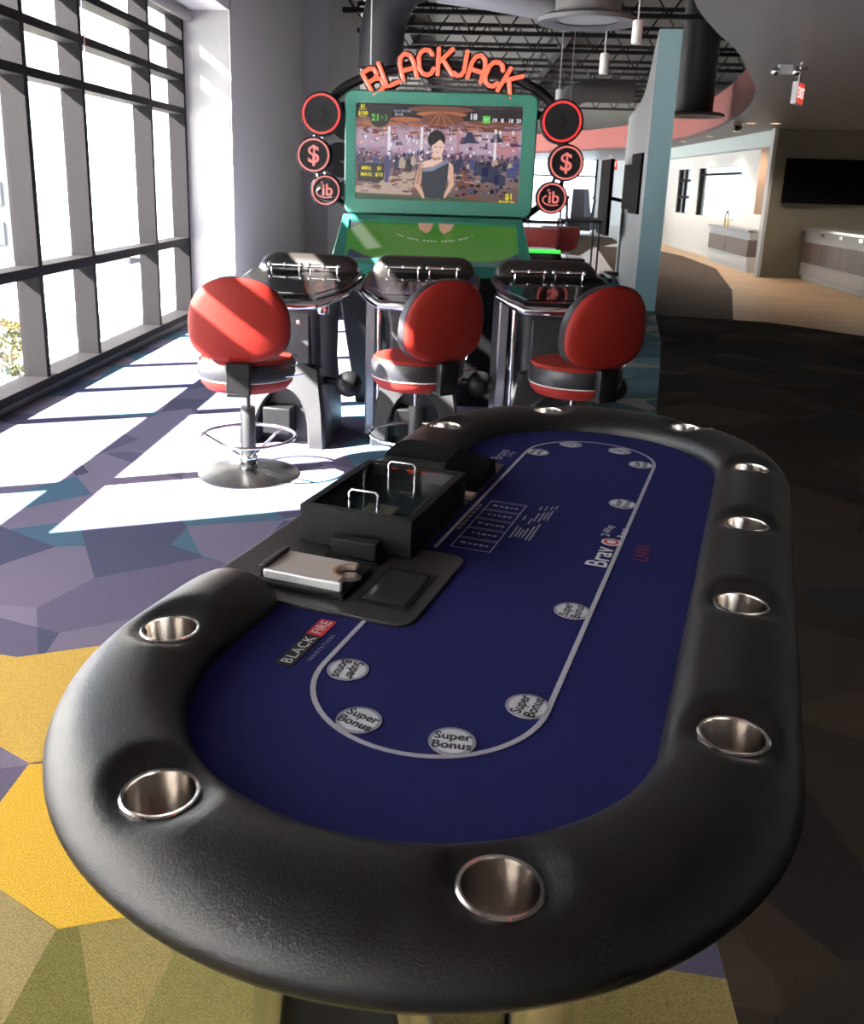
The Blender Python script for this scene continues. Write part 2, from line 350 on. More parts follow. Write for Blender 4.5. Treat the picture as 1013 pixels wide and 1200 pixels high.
# ---- far hall wall with windows
far = struct(thing('wall_far', 'pale far wall of the hall with big bright windows', 'wall', (0, 40, 0)))
def fpart(name, x0, x1, y0, y1, z0, z1, m): return MB().box(x0, x1, y0-40, y1-40, z0, z1).build(name, m, far)
fpart('panel', -8, 1.6, 40, 40.2, 0, 5, M_white); fpart('panel', 5.3, 9.6, 40, 40.2, 0, 5, M_white); fpart('panel', 1.6, 5.3, 40, 40.2, 2.55, 5, M_white)
for x in (1.6, 2.6, 3.9, 5.25): fpart('mullion', x, x+.08, 39.95, 40.1, 0, 2.6, M_frame)
fpart('transom', 1.6, 5.3, 39.95, 40.1, 1.9, 1.97, M_frame); fpart('transom', 1.6, 5.3, 39.95, 40.1, 0, .12, M_frame)
for a, b in ((1.68,2.6),(2.68,3.9),(3.98,5.25)): fpart('pane', a, b, 40.02, 40.03, .12, 2.55, M_glass)
# ---- wall on the right beyond the bar, with windows
rw = struct(thing('wall_right_far', 'white wall with two windows beyond the bar', 'wall', (5.7, 22, 0)))
def rpart(name, x0, x1, y0, y1, z0, z1, m): return MB().box(x0-5.7, x1-5.7, y0-22, y1-22, z0, z1).build(name, m, rw)
rpart('panel', 5.7, 5.9, 17.6, 31, 0, .92, M_white); rpart('panel', 5.7, 5.9, 17.6, 31, 2.03, 3.2, M_white)
rpart('panel', 5.7, 5.9, 17.6, 20.4, .92, 2.03, M_white); rpart('panel', 5.7, 5.9, 24.1, 24.9, .92, 2.03, M_white); rpart('panel', 5.7, 5.9, 26.4, 31, .92, 2.03, M_white)
M_teal = mat('teal_paint', (.3,.47,.5), .5, bump=(120,.04,.001))
rpart('header', 5.5, 5.7, 17.6, 31, 2.32, 2.6, mat('pale_teal_paint', (.5,.6,.6), .5))
for a, b in ((20.4,24.1),(24.9,26.4)):
    rpart('window_frame', 5.72, 5.8, a, a+.07, .92, 2.03, M_frame); rpart('window_frame', 5.72, 5.8, b-.16, b, .92, 2.03, M_frame)
    rpart('pane', 5.78, 5.79, a+.07, b-.1, .92, 2.03, M_glass)
    for z in (1.3, 1.72) if b > 25 else (1.85,): rpart('glazing_bar', 5.72, 5.78, a+.07, b-.16, z, z+.06, M_frame)
    if b > 25: rpart('glazing_bar', 5.72, 5.78, 25.6, 25.7, .92, 2.03, M_frame)
rpart('niche', 5.55, 5.7, 18.0, 18.75, 1.1, 2.32, mat('niche_brown', (.25,.15,.09), .6))
struct(MB().box(5.69, 5.71, 17.6, 31, 0.005, .1).build('baseboard_right', M_grey))
# dark wall with the television
M_olive = mat('olive_grey_paint', (.15,.14,.105), .6)
struct(MB().box(5.42, 9.6, 17.5, 17.62, 0, 2.6).build('wall_bar', M_olive))
struct(MB().box(5.36, 5.42, 17.45, 17.64, 0, 2.6).build('trim_3', mat('pale_trim', (.5,.52,.53), .5)))
# ---- teal partition with curved top
def partition():
    m = MB(); A = Vector((2.19, 12.0)); B = Vector((2.72, 17.0)); d = (B-A).normalized(); nn = Vector((d.y, -d.x))*.27
    prof = [(0,3.32),(.03,3.31),(.35,3.22),(.7,3.05),(1.1,2.88),(1.6,2.76),(2.2,2.7),(3.2,2.68),(5.0,2.68)]
    rings = []
    for t, z in prof:
        p = A+d*t; q = p+nn; rings.append([(p.x,p.y,0),(q.x,q.y,0),(q.x,q.y,z),(p.x,p.y,z)])
    o = m.loft(rings).build('wall_partition', mat('partition_paint', (.55,.6,.62), .5)); struct(o)
    e = MB(); p0 = A-d*.02; q0 = p0+nn
    e.add([(p0.x,p0.y,.0),(q0.x,q0.y,0),(q0.x,q0.y,3.325),(p0.x,p0.y,3.325),(A.x,A.y,0),((A+nn).x,(A+nn).y,0),((A+nn).x,(A+nn).y,3.325),(A.x,A.y,3.325)],
          [(0,1,2,3),(7,6,5,4),(0,4,5,1),(1,5,6,2),(2,6,7,3),(3,7,4,0)])
    e.build('end_face', M_teal, o)
partition()
# ---- outside
struct(MB().box(-140, -3.6, -60, 120, -4.3, -4).build('ground', mat('pale_concrete', (.55,.54,.52), .8, bump=(2,.0), var=.2)), 'sunlit pale concrete ground outside the windows', 'ground')
struct(MB().box(-60, -8, 31, 36, -4.05, -3.97).build('road', mat('asphalt', (.035,.035,.037), .9), None))

# ================================================================== POKER TABLE
TA = math.radians(-17.41)
tab = thing('poker_table', 'large oval poker table with blue felt, black padded rail and steel cup holders', 'table', (.1676, 1.8548, 0), TA)
def stadium(r, half, n=40):      # (V,U) counter-clockwise
    return arc(0, half, r, 0, PI, n)+arc(0, -half, r, PI, 2*PI, n)
HC = .665
M_felt = mat('blue_felt', (.0145,.0165,.095), .9, bump=(700,.35,.001), var=.35, spec=.1)
MB().prism(stadium(.36, HC), .745, .76).build('felt', M_felt, tab)
# rail: open sweep round the stadium, cut out at the dealer's place
def rail():
    G = .475; r0 = .43; path = []
    def seg(p, q, n): return [((p[0]+(q[0]-p[0])*k/n, p[1]+(q[1]-p[1])*k/n)) for k in range(n)]
    pts = seg((-r0,-G), (-r0,-HC), 8)+arc(0,-HC,r0,PI,2*PI,90)[:-1]+seg((r0,-HC),(r0,HC),90)+arc(0,HC,r0,0,PI,90)[:-1]+seg((-r0,HC),(-r0,G),8)+[(-r0,G)]
    prof = [(-.05,.70),(-.084,.735),(-.087,.76),(-.083,.778),(-.07,.797),(-.05,.811),(-.025,.818),(0,.82),(.025,.818),(.05,.811),(.072,.798),(.09,.78),(.1,.762),(.101,.748),(.094,.736),(.08,.722),(.062,.708),(.035,.697),(0,.692),(-.03,.692)]
    # resample profile finely on top
    pr = []
    for i in range(len(prof)):
        a, b = prof[i], prof[(i+1)%len(prof)]; pr += [a, ((a[0]+b[0])/2, (a[1]+b[1])/2)]
    cups = CUPS; rings = []
    n = len(pts)
    for i in range(n):
        a = pts[max(0,i-1)]; b = pts[min(n-1,i+1)]
        t = Vector((b[0]-a[0], b[1]-a[1])).normalized(); out = Vector((t.y, -t.x))
        ring = []
        endf = min(i, n-1-i)
        for e, z in pr:
            if endf < 3 and i < n/2:                    # rounded near end of the padding
                k = (.93, .975, .993)[endf]; e, z = e*k, .735+(z-.735)*k
            x, y = pts[i][0]+out.x*e, pts[i][1]+out.y*e
            if z > .75:
                for cx, cy in cups:
                    dd = math.hypot(x-cx, y-cy)
                    if dd < .085:
                        f = .5+.5*math.cos(PI*max(0, dd-.045)/.04) if dd > .045 else 1
                        z = z+(.799-z)*f*.92
            ring.append((x, y, z))
        rings.append(ring)
    ob = MB().loft(rings).build('rail', M_leather, tab, smooth='all')
    cut = MB()
    for cx, cy in cups: cut.lathe([(.0415,.70),(.0415,.9)], (cx,cy,0), 40)
    co = cut.build('cutter', None)
    co.parent = tab
    md = ob.modifiers.new('b', 'BOOLEAN'); md.object = co; md.solver = 'EXACT'; md.operation = 'DIFFERENCE'
    bpy.context.view_layer.update()
    dg = bpy.context.evaluated_depsgraph_get()
    me = bpy.data.meshes.new_from_object(ob.evaluated_get(dg)); ob.modifiers.clear(); ob.data = me; me.name = 'rail'
    for p in me.polygons: p.use_smooth = True
    try: me.set_sharp_from_angle(angle=math.radians(45))
    except Exception: pass
    bpy.data.objects.remove(co)
    MB().prism_xz([(-r0-e, z) for e, z in prof], G-.003, G+.001).build('rail_end', mat('dead_black', (.004,.004,.0045), .8, spec=.08), tab)
CUPS = [(.22,-1.04),(-.19,-1.05),(-.42,-.70),(.435,-.652),(.432,-.216),(.43,.218),(.428,.67),(.231,1.035),(-.198,1.055),(-.433,.715)]
rail()
cm = MB().lathe([(.0005,.726),(.036,.726),(.0395,.731),(.0405,.80),(.0415,.8035),(.045,.8045),(.0475,.8025),(.0475,.8),(.0425,.799),(.0425,.72),(.0005,.72)], n=48, cap=False).mesh('cup_holder'); cm.materials.append(M_steel)
for cx, cy in CUPS: link('cup_holder', cm, None, tab, smooth=True, loc=(cx, cy, 0))
for p in cm.polygons: p.use_smooth = True
# dealer plate
plate = [(-.52,-.472)]+[(-.15,-.472)]+arc(-.13,-.44,.032,-PI/2,0,5)+arc(-.13,-.165,.032,0,PI/2,5)+[(-.2,-.133),(-.2,.53),(-.34,.53),(-.34,.472),(-.52,.472)]
MB().prism(plate, .72, .766).build('dealer_plate', mat('black_laminate', (.03,.03,.028), .35, bump=(400,.05,.0005), var=.6), tab, bevel=.002)
# apron, pedestal and legs
MB().loft([[(x,y,.50) for x,y in stadium(.2,HC-.1)],[(x,y,.72) for x,y in stadium(.34,HC)]]).build('apron', M_black, tab, smooth=True)
for vx, uy in ((-.12,-.6),(.2,-.62),(-.12,.62),(.2,.62)):
    m = MB().lathe([(.02,0),(.1,0),(.1,.03),(.075,.08),(.06,.2),(.06,.36),(.085,.6)], (vx,uy,0), 28); m.build('leg', M_chrome, tab, smooth=True)
MB().tube([(-.1+.14*math.cos(a), -.72, .06+.36*math.sin(a)) for a in [PI*k/20 for k in range(21)]], .03, 12).build('leg_arch', M_chrome, tab, smooth=True)
MB().prism_xz([(-.1+.13*math.cos(PI*k/20), .06+.35*math.sin(PI*k/20)) for k in range(21)]+[(-.23,.0),(.03,.0)], -.715, -.66).build('leg_panel', M_black, tab)
# print on the felt
M_line = mat('print_silver', (.36,.36,.42), .8)
M_white_p = mat('print_white', (.62,.62,.66), .8)
NC, FC = -.63, .705
track = [(-.18,-.472),(-.18,NC)]+arc(0,NC,.18,PI,2*PI,28)+[(.18,FC)]+arc(0,FC,.18,0,PI,28)+[(-.18,.3),(-.18,-.1)]
dense = []
for a, b in zip(track[:-1], track[1:]): dense.append(a)
ribbon(track, .0085, .7612).build('betting_line', M_line, tab)
TOK = [(-.137,-.636),(-.064,-.758),(.075,-.755),(.15,-.626),(.148,-.282),(.145,.355),(.143,.713),(.068,.828),(-.078,.835),(-.15,.708)]
M_tok = mat('token_silver', (.66,.67,.73), .5, .2, var=.2); M_tokrim = mat('token_rim', (.28,.29,.35), .5, .2); M_tokin = mat('token_shade', (.36,.37,.43), .5,.2)
M_ink = mat('print_black', (.01,.01,.012), .8)
tokm = MB().lathe([(.033,.7605),(.033,.7612)], n=36).mesh('bonus_token'); tokm.materials.append(M_tok)
rimm = ribbon(arc(0,0,.0305,0,2*PI,40)[:-1], .005, .7615, True).mesh('token_rim'); rimm.materials.append(M_tokrim)
tm1 = text_mesh('Super', .0235, .0006, 0, sx=.95); tm2 = text_mesh('Bonus', .0235, .0006, 0, sx=.95)
for t in (tm1, tm2): t.materials.clear(); t.materials.append(M_ink); t.name = 'token_text'
for x, y in TOK:
    t = link('bonus_token', tokm, None, tab, loc=(x,y,0))
    link('token_rim', rimm, None, t)
    cy = max(-.55, min(.62, y)); 
    up = Vector((0 if abs(y) > .72 else -x, (-.2-y) if y < -.7 else (.2-y) if y > .75 else 0))
    if abs(abs(y)-.67) < .05: up = Vector((-x, -y*.02))
    if y < -.7: up = Vector((-x*.6, .2))
    if y > .8: up = Vector((-x*.6, -.2))
    ang = math.atan2(up.y, up.x)-PI/2
    for me, dy in ((tm1, .0105), (tm2, -.0105)):
        o = link('token_text', me, None, t, loc=(-math.sin(ang)*dy, math.cos(ang)*dy, .7618)); o.rotation_euler = (0,0,ang)
def felt_text(name, s, size, m, V, U, ang=PI/2, z=.7614, **k): return text(name, s, size, m, tab, (V,U,z), (0,0,ang), ext=0, **k)
felt_text('bravo_lettering', 'Brav', .062, M_white_p, .153, -.005, bold=.0008, sx=1.0)
o = MB().lathe([(.021,.7608),(.021,.7613)], (.16,.088,0), 24).build('bravo_chip', M_white_p, tab)
ribbon(arc(.16,.088,.0135,0,2*PI,24)[:-1], .007, .7617, True).build('chip_ring', mat('print_red', (.5,.03,.03), .8), o)
felt_text('bonus_lettering', '2-Way', .027, M_white_p, .142, .155); felt_text('bonus_lettering', 'Bonus', .025, M_white_p, .176, .155)
felt_text('red_lettering', 'LNW', .046, mat('print_dark_red', (.16,.012,.03), .9), .232, .055, sx=.9)
MB().prism(rrect(-.252,-.222,-.665,-.555,.001), .7604, .7612).build('logo_panel', M_ink, tab)
MB().prism(rrect(-.252,-.222,-.555,-.497,.001), .7604, .7612).build('logo_panel', mat('print_bright_red', (.5,.02,.025), .8), tab)
felt_text('logo_lettering', 'BLACK', .027, M_white_p, -.236, -.611, z=.7617, sx=1.05, space=1.12); felt_text('logo_lettering', 'FIRE', .027, M_white_p, -.236, -.526, z=.7617)
felt_text('logo_tagline', 'I N N O V A T I O N S', .011, M_line, -.205, -.59, sx=.9)
felt_text('bravo_lettering', 'Bravo', .045, M_line, -.238, .635); felt_text('bravo_lettering', '2-Way', .02, M_line, -.212, .65)
# payout table printed beside the tray
for k in range(6):
    u = -.08+k*.064; ribbon([(-.152,u),(-.066,u)], .0022, .7611).build('payout_line', M_line, tab)
    if k < 5:
        ribbon([(-.14+.006*(k%2),u+.032),(-.128,u+.032)], .009, .7611).build('payout_mark', M_line, tab)
        for j in range(4): ribbon([(-.122+j*.012,u+.03),(-.114+j*.012,u+.03)], .006+.002*((j+k)%3), .7611).build('payout_mark', M_line, tab)
        ribbon([(-.152,u+.056),(-.066,u+.056)], .0016, .7611).build('payout_line', M_line, tab)
for v in (-.152,-.066): ribbon([(v,-.08),(v,.24)], .0022, .7611).build('payout_line', M_line, tab)
M_gold = mat('print_gold', (.2,.16,.09), .8)
for k in range(7): ribbon([(-.168,.02+k*.027),(-.168,.04+k*.027)], .008, .7611).build('payout_mark', M_gold, tab)
for v, u0, u1 in [(-.05,.02,.1),(-.05,.14,.17),(-.041,.03,.09),(-.033,.03,.08),(-.033,.12,.16),(-.025,.03,.09),(-.025,.14,.2),(-.015,.02,.11),(-.015,.14,.21),(-.007,.02,.13),(-.007,.16,.22),(.001,.16,.23),(-.03,.22,.25),(-.018,.225,.255),(-.006,.235,.262),(.004,.24,.27)]:
    ribbon([(v,u0),(v,u1)], .0042, .7611).build('payout_text', mat('print_pale', (.24,.24,.28), .8), tab)
# ---- things on the dealer's place (table space, own top-level objects)
TM = Matrix.Translation((.1676,1.8548,0)) @ Matrix.Rotation(TA, 4, 'Z')
def on_table(name, label, cat, v, u, z=.766):
    p = TM @ Vector((v,u,z)); return thing(name, label, cat, p, TA)
tr = on_table('chip_tray', 'black lidded chip tray box with clear cover and two chrome handles', 'chip tray', -.322, -.02)
W2, D2, HT = .125, .18, .083
m = MB().box(-W2,W2,-D2,-D2+.02,0,HT).box(-W2,W2,D2-.02,D2,0,HT).box(-W2,-W2+.02,-D2+.02,D2-.02,0,HT).box(W2-.02,W2,-D2+.02,D2-.02,0,HT)
m.build('box_wall', mat('black_painted_wood', (.006,.006,.0075), .55, spec=.22), tr, bevel=.002)
MB().box(-W2+.02,W2-.02,-D2+.02,D2-.02,.0,.05).build('tray_bottom', mat('dark_felt', (.01,.02,.018), .9), tr)
MB().box(-W2+.016,W2-.016,-D2+.016,D2-.016,HT-.008,HT-.003).build('lid', glass_mat('smoke_acrylic', (.72,.78,.8), .12), tr)
for y in (-.135, .085):
    hw = .032
    MB().tube([(-hw,y,HT-.004),(-hw,y,HT+.026),(-hw+.006,y,HT+.032),(hw-.006,y,HT+.032),(hw,y,HT+.026),(hw,y,HT-.004)], .0032, 8).build('handle', M_chrome, tr, smooth=True)
MB().box(-.02,.05,-.11,-.05,.055,.06).build('paper_label', mat('tan_card', (.42,.33,.2), .8), tr)
MB().box(-.07,.1,-.15,-.03,.05,.055).build('green_liner', mat('green_felt', (.012,.06,.045), .9), tr)
bs = on_table('bill_slot_plate', 'polished metal bill slot plate with half round notch on black base', 'bill slot', -.335, -.36)
MB().box(-.088,.092,-.068,.066,0,.012).build('base', M_black, bs, bevel=.003)
pl = [(-.078,-.048),(.072,-.048),(.072,-.02)]+arc(.072,.008,.026,-PI/2,-1.5*PI,14)+[(.072,.05),(-.078,.05)]
M_alu = mat('satin_aluminium', (.62,.56,.52), .35, .35)
MB().prism(pl, .014, .026).build('plate', M_alu, bs, bevel=.002)
MB().box(-.078,.082,-.056,-.046,.008,.028).build('front_bar', mat('aluminium_window_glint', (.85,.87,.9), .25, .3), bs, bevel=.003)  # blue-white colour paints the window's reflection onto the bar
MB().box(-.09,-.078,-.05,.052,.012,.034).build('end_stop', mat('dark_metal', (.12,.12,.12), .35, .8), bs, bevel=.002)
ribbon(arc(.07,.008,.028,PI/2,1.5*PI,16), .006, .0265).build('notch_rim', mat('worn_brass', (.6,.35,.18), .4, .7), bs)
MB().lathe([(.024,.012),(.024,.0135)], (.07,.008,0), 24).build('slot_mouth', M_steel, bs)
bp_ = on_table('bill_paddle', 'small black block standing behind the metal bill slot plate', 'paddle', -.303, -.236)
MB().box(-.05,.05,-.014,.014,.004,.042).build('grip', mat('matte_black', (.008,.009,.013), .6, spec=.2), bp_, bevel=.003)
MB().box(-.058,.062,-.022,.02,0,.006).build('foot', M_black, bp_, bevel=.001)
wl = on_table('card_reader_window', 'dark glass card reader panel set flush in the dealer plate', 'reader panel', -.172, -.336)
MB().box(-.052,.05,-.084,.084,0,.0025).build('bezel', M_black, wl, bevel=.0008)
MB().box(-.042,.04,-.07,.07,.0025,.0035).build('window', mat('dark_window', (.02,.02,.021), .15), wl)
sh = on_table('card_shoe', 'low black card shoe with worn tan lip behind the chip tray', 'card shoe', -.25, .33)
m = MB()
m.loft([[(-.045,-.09,0),(.05,-.09,0),(.05,-.09,.01),(-.045,-.09,.03)],[(-.05,.0,0),(.055,.0,0),(.05,.0,.03),(-.05,.0,.055)],[(-.05,.1,0),(.055,.1,0),(.05,.1,.04),(-.05,.1,.06)]]); m.build('body', mat('dead_black', (.004,.004,.0045), .8, spec=.08), sh, bevel=.003)
MB().box(.01,.058,-.125,-.09,.0,.01).build('lip', mat('worn_wood', (.4,.3,.22), .6), sh, bevel=.002)
MB().box(-.05,-.015,-.125,-.112,.0,.004).build('slot_trim', M_chrome, sh)

# ================================================================== STOOLS
M_redv = mat('red_vinyl', (.25,.0155,.0105), .55, bump=(420,.25,.0012), var=.12, spec=.25)
M_blackv = mat('black_vinyl', (.018,.018,.022), .38, bump=(200,.1,.001))
M_disc = mat('dull_steel', (.13,.127,.122), .28, 1, bump=(25,.1,.002), var=.3)
M_pipe = mat('white_piping', (.7,.68,.66), .5)
def stool_ring(r, flat, n=48):
    out = []
    for k in range(n):
        a = 2*PI*k/n; x, y = r*math.cos(a), r*math.sin(a)
        out.append((x, y if y < 0 else y*flat))
    return out
def stool(label, x, y, rz, tilt=0):
    t = thing('bar_stool', label, 'stool', (x,y,0), rz, 'red casino stools')
    MB().lathe([(.0005,0),(.262,0),(.262,.006),(.24,.014),(.12,.028),(.05,.04),(.045,.06),(.0005,.06)], n=48, cap=False).build('base', M_disc, t, smooth=True)
    MB().lathe([(.037,.05),(.038,.055),(.038,.35),(.034,.362)], n=28).build('column', M_char, t, smooth=True)
    MB().lathe([(.014,.36),(.014,.47)], n=16).build('piston', M_chrome, t, smooth=True)
    fr = MB().tube([(.242*math.cos(2*PI*k/48), .242*math.sin(2*PI*k/48), .205) for k in range(48)], .009, 10, True).build('foot_ring', M_chrome, t, smooth=True)
    for k in range(3):
        a = 2*PI*k/3+.9; MB().tube([(.03*math.cos(a),.03*math.sin(a),.09),(.242*math.cos(a),.242*math.sin(a),.205)], .006, 8).build('spoke', M_chrome, fr, smooth=True)
    MB().lathe([(.044,.075),(.048,.08),(.048,.1),(.044,.105)], n=24).build('collar', M_chrome, t, smooth=True)
    # seat: red pan, black band, red top
    MB().loft([[(px,py,z) for px,py in stool_ring(r,.95)] for r, z in ((.05,.458),(.15,.458),(.205,.472),(.232,.505),(.235,.532))]).build('seat_pan', M_redv, t, smooth=True)
    MB().loft([[(px,py,z) for px,py in stool_ring(r,.95)] for r, z in ((.2,.532),(.238,.532),(.246,.55),(.246,.6),(.24,.618),(.2,.62))]).build('seat_band', M_blackv, t, smooth=True)
    MB().loft([[(px,py,z) for px,py in stool_ring(r,.95)] for r, z in ((.1,.61),(.236,.616),(.225,.634),(.17,.645),(.05,.647))]).build('seat_cushion', M_redv, t, smooth=True)
    MB().tube([(px,py,  .531) for px,py in stool_ring(.238,.95)], .003, 6, True).build('piping', M_pipe, t, smooth=True)
    # back rest: D shaped pad behind the seat (at -y), leaning a little
    def outline(s):
        P = []
        for k in range(56):
            a = 2*PI*k/56; c, sn = math.cos(a), math.sin(a)
            X = .245*abs(c)**.86*(1 if c > 0 else -1); Z = (.235 if sn > 0 else .18)*abs(sn)**(.95 if sn > 0 else .62)*(1 if sn > 0 else -1)
            P.append((X*s, Z*s))
        return P
    def back(name, m, prof, bend=.25):
        rings = []
        for s, yy in prof: rings.append([(X, -.235+yy-bend*.0+ (X*X)*.55 - .10*(Z), .815+Z) for X, Z in outline(s)])
        return MB().loft(rings).build(name, m, t, smooth=True)
    back('backrest', M_redv, ((.3,-.046),(.8,-.044),(.93,-.038),(.985,-.026),(.99,-.018)))
    back('back_edge', M_blackv, ((.97,-.02),(1.0,-.018),(1.01,0),(1.0,.028),(.95,.034)))
    back('back_cushion', M_redv, ((.96,.028),(.9,.044),(.7,.052),(.3,.055)))
    MB().box(-.058,.058,-.285,-.245,.49,.64).build('back_bracket', M_black, t, bevel=.006)
    MB().box(-.055,.055,-.285,-.05,.475,.495).build('bracket_arm', M_black, t, bevel=.004)
    MB().tube([(.2,-.08,.60),(.255,-.08,.60),(.268,-.08,.62),(.268,-.08,.645),(.255,-.08,.66)], .004, 8).build('lever', M_chrome, t, smooth=True)
    MB().tube([(.18,-.12,.545),(.262,-.12,.555),(.3,-.12,.565)], .004, 8).build('lever', M_chrome, t, smooth=True)
    return t
stool('red stool nearest the windows, its back square to us in striped sunlight', -1.08, 4.57, math.radians(4))
stool('red stool in front of the middle player station, back turned half away', -.22, 4.75, math.radians(38))
stool('red stool in front of the right player station, in shade', .6, 4.75, math.radians(30))

# ================================================================== PLAYER STATIONS
M_touch = mat('station_glass', (.012,.011,.011), .06, spec=.7)
def station(label, x, y, rz, posts):
    t = thing('player_station', label, 'game station', (x,y,0), rz, 'blackjack player stations')
    def rr(hw, y0, y1, z, r=.06): return [(px,py,z) for px,py in rrect(-hw,hw,y0,y1,r)]
    MB().loft([rr(.215,-.16,.30,0),rr(.21,-.16,.30,.2),rr(.19,-.17,.28,.45),rr(.195,-.2,.28,.7),rr(.21,-.24,.29,.8),rr(.21,-.24,.29,.83)]).build('pedestal', M_char, t, smooth=True)
    out = [(-.235,0),(-.09,0)] if False else None
    # sculpted front skirt with an arch cut through
    A = [(.155,0)]+[(.155*math.cos(a), .05+.27*math.sin(a)) for a in [PI*k/18 for k in range(19)]]+[(-.155,0)]
    O = [(.265,0),(.262,.06),(.245,.2),(.218,.34),(.2,.45)]+[(.2-.4*k/16, .45+.05*math.sin(PI*k/16)) for k in range(1,16)]+[(-.2,.45),(-.218,.34),(-.245,.2),(-.262,.06),(-.265,0)]
    def yf(z): return -.30 if z < .08 else -.30+min(1,(z-.08)/.42)*.10
    m = MB(); nA = 33; 
    def samp(P, n):
        L = [0]
        for a, b in zip(P[:-1], P[1:]): L.append(L[-1]+math.dist(a,b))
        r = []
        for k in range(n):
            s = L[-1]*k/(n-1); i = max(j for j in range(len(L)) if L[j] <= s+1e-9); i = min(i, len(P)-2)
            f = (s-L[i])/(L[i+1]-L[i]); r.append((P[i][0]+(P[i+1][0]-P[i][0])*f, P[i][1]+(P[i+1][1]-P[i][1])*f))
        return r
    a_, o_ = samp(A, nA), samp(O, nA)
    rings = [[(X,-.12,Z) for X,Z in a_],[(X,yf(Z)+.05,Z) for X,Z in a_],[(X*1.03,yf(Z)+.012,Z*1.02) for X,Z in a_],[(X*1.12,yf(Z),Z*1.05) for X,Z in a_],
             [(X*.95,yf(Z),Z*.985) for X,Z in o_],[(X*.99,yf(Z)+.02,Z) for X,Z in o_],[(X,yf(Z)+.05,Z) for X,Z in o_],[(X,-.12,Z) for X,Z in o_]]
    m.loft(rings, cap=False, closed=False).build('front_skirt', mat('skirt_grey', (.03,.03,.033), .35), t, smooth=True)
    MB().box(-.12,.05,-.27,-.14,.06,.22).build('foot_box', M_black, t, bevel=.01)
    MB().box(-.15,.15,-.228,-.17,.48,.78).build('access_door', mat('door_grey', (.035,.035,.037), .45), t, bevel=.008)
    MB().lathe([(.0005,0),(.012,.002),(.014,.01)], (0,0,0), 12).build('lock', M_chrome, t, loc=(.09,-.232,.72)).rotation_euler = (PI/2,0,0)
    P = [(-.23,-.34),(.23,-.34),(.345,-.14),(.355,.18),(.3,.3),(-.3,.3),(-.355,.18),(-.345,-.14)]
    zt = lambda yy: .875+(yy+.34)*.17
    MB().loft([[(px*.72,py*.72,.815) for px,py in P],[(px*.98,py*.98,zt(py)-.045) for px,py in P],[(px,py,zt(py)-.02) for px,py in P],[(px*.97,py*.97,zt(py)) for px,py in P]]).build('console', M_blackgloss, t, smooth=True, bevel=.008)
    G = [(px*.86,py*.84+.01) for px,py in P]
    MB().loft([[(px,py,zt(py)-.002) for px,py in G],[(px,py,zt(py)+.004) for px,py in G]]).build('touch_screen', M_touch, t)
    MB().tube([(-.345,-.13,zt(-.14)-.03),(-.285,-.26,zt(-.25)-.035),(-.22,-.345,zt(-.34)-.04),(0,-.365,zt(-.35)-.045),(.22,-.345,zt(-.34)-.04),(.285,-.26,zt(-.25)-.035),(.345,-.13,zt(-.14)-.03)], [.012,.02,.026,.028,.026,.02,.012], 12).build('front_bumper', M_chrome, t, smooth=True)
    m = MB(); 
    rings = []
    for xx, s in ((-.31,.35),(-.29,.7),(-.25,.95),(-.2,1),(.2,1),(.25,.95),(.29,.7),(.31,.35)):
        rings.append([(xx, .27+.085*math.cos(2*PI*k/16)*(.6+.4*s), .955+(.11*s)*max(-.4, math.sin(2*PI*k/16))) for k in range(16)])
    m.loft(rings).build('hood', mat('hood_black', (.02,.017,.016), .32), t, smooth=True)
    for x0, x1 in ((-.215,-.02),(.03,.215)):
        r_ = MB().tube([(x0,.155,1.0),(x1,.155,1.0)], .009, 10).build('hinge_rod', M_chrome, t, smooth=True)
        for xx in (x0, (x0+x1)/2, x1): MB().sphere((xx,.155,1.0), .016, 10).build('hinge_knob', M_chrome, r_, smooth=True)
        for xx in (x0+.01, x1-.01): MB().tube([(xx,.155,.955),(xx,.155,1.0)], .006, 8).build('hinge_post', M_chrome, r_, smooth=True)
    MB().lathe([(.0005,-.06),(.032,-.06),(.034,-.055),(.034,-.01),(.045,-.005),(.045,0),(.0005,0)], (.23,-.22,.835), 24, False).build('cup_ring', M_chrome, t, smooth=True)
    MB().tube([(.18,-.1,.37),(.35,-.16,.37)], .024, 12).build('ball_arm', M_black, t, smooth=True)
    MB().sphere((.37,-.17,.37), .076, 20).build('ball_foot', M_black, t, smooth=True)
    if posts:
        MB().tube([(-.235,-.12,0),(-.235,-.12,.83)], .018, 12).build('corner_post', M_chrome, t, smooth=True)
        MB().box(-.32,-.26,-.06,.2,0,.86).build('side_panel', mat('silver_panel', (.4,.4,.45), .3, .6), t, bevel=.01)
    return t
station('player station on the window side, its base lit by the sun', -.975, 5.40, math.radians(-8), False)
station('middle player station of the blackjack machine', -.245, 5.5, 0, True)
station('right hand player station in shade beside the teal floor', .53, 5.5, math.radians(6), True)

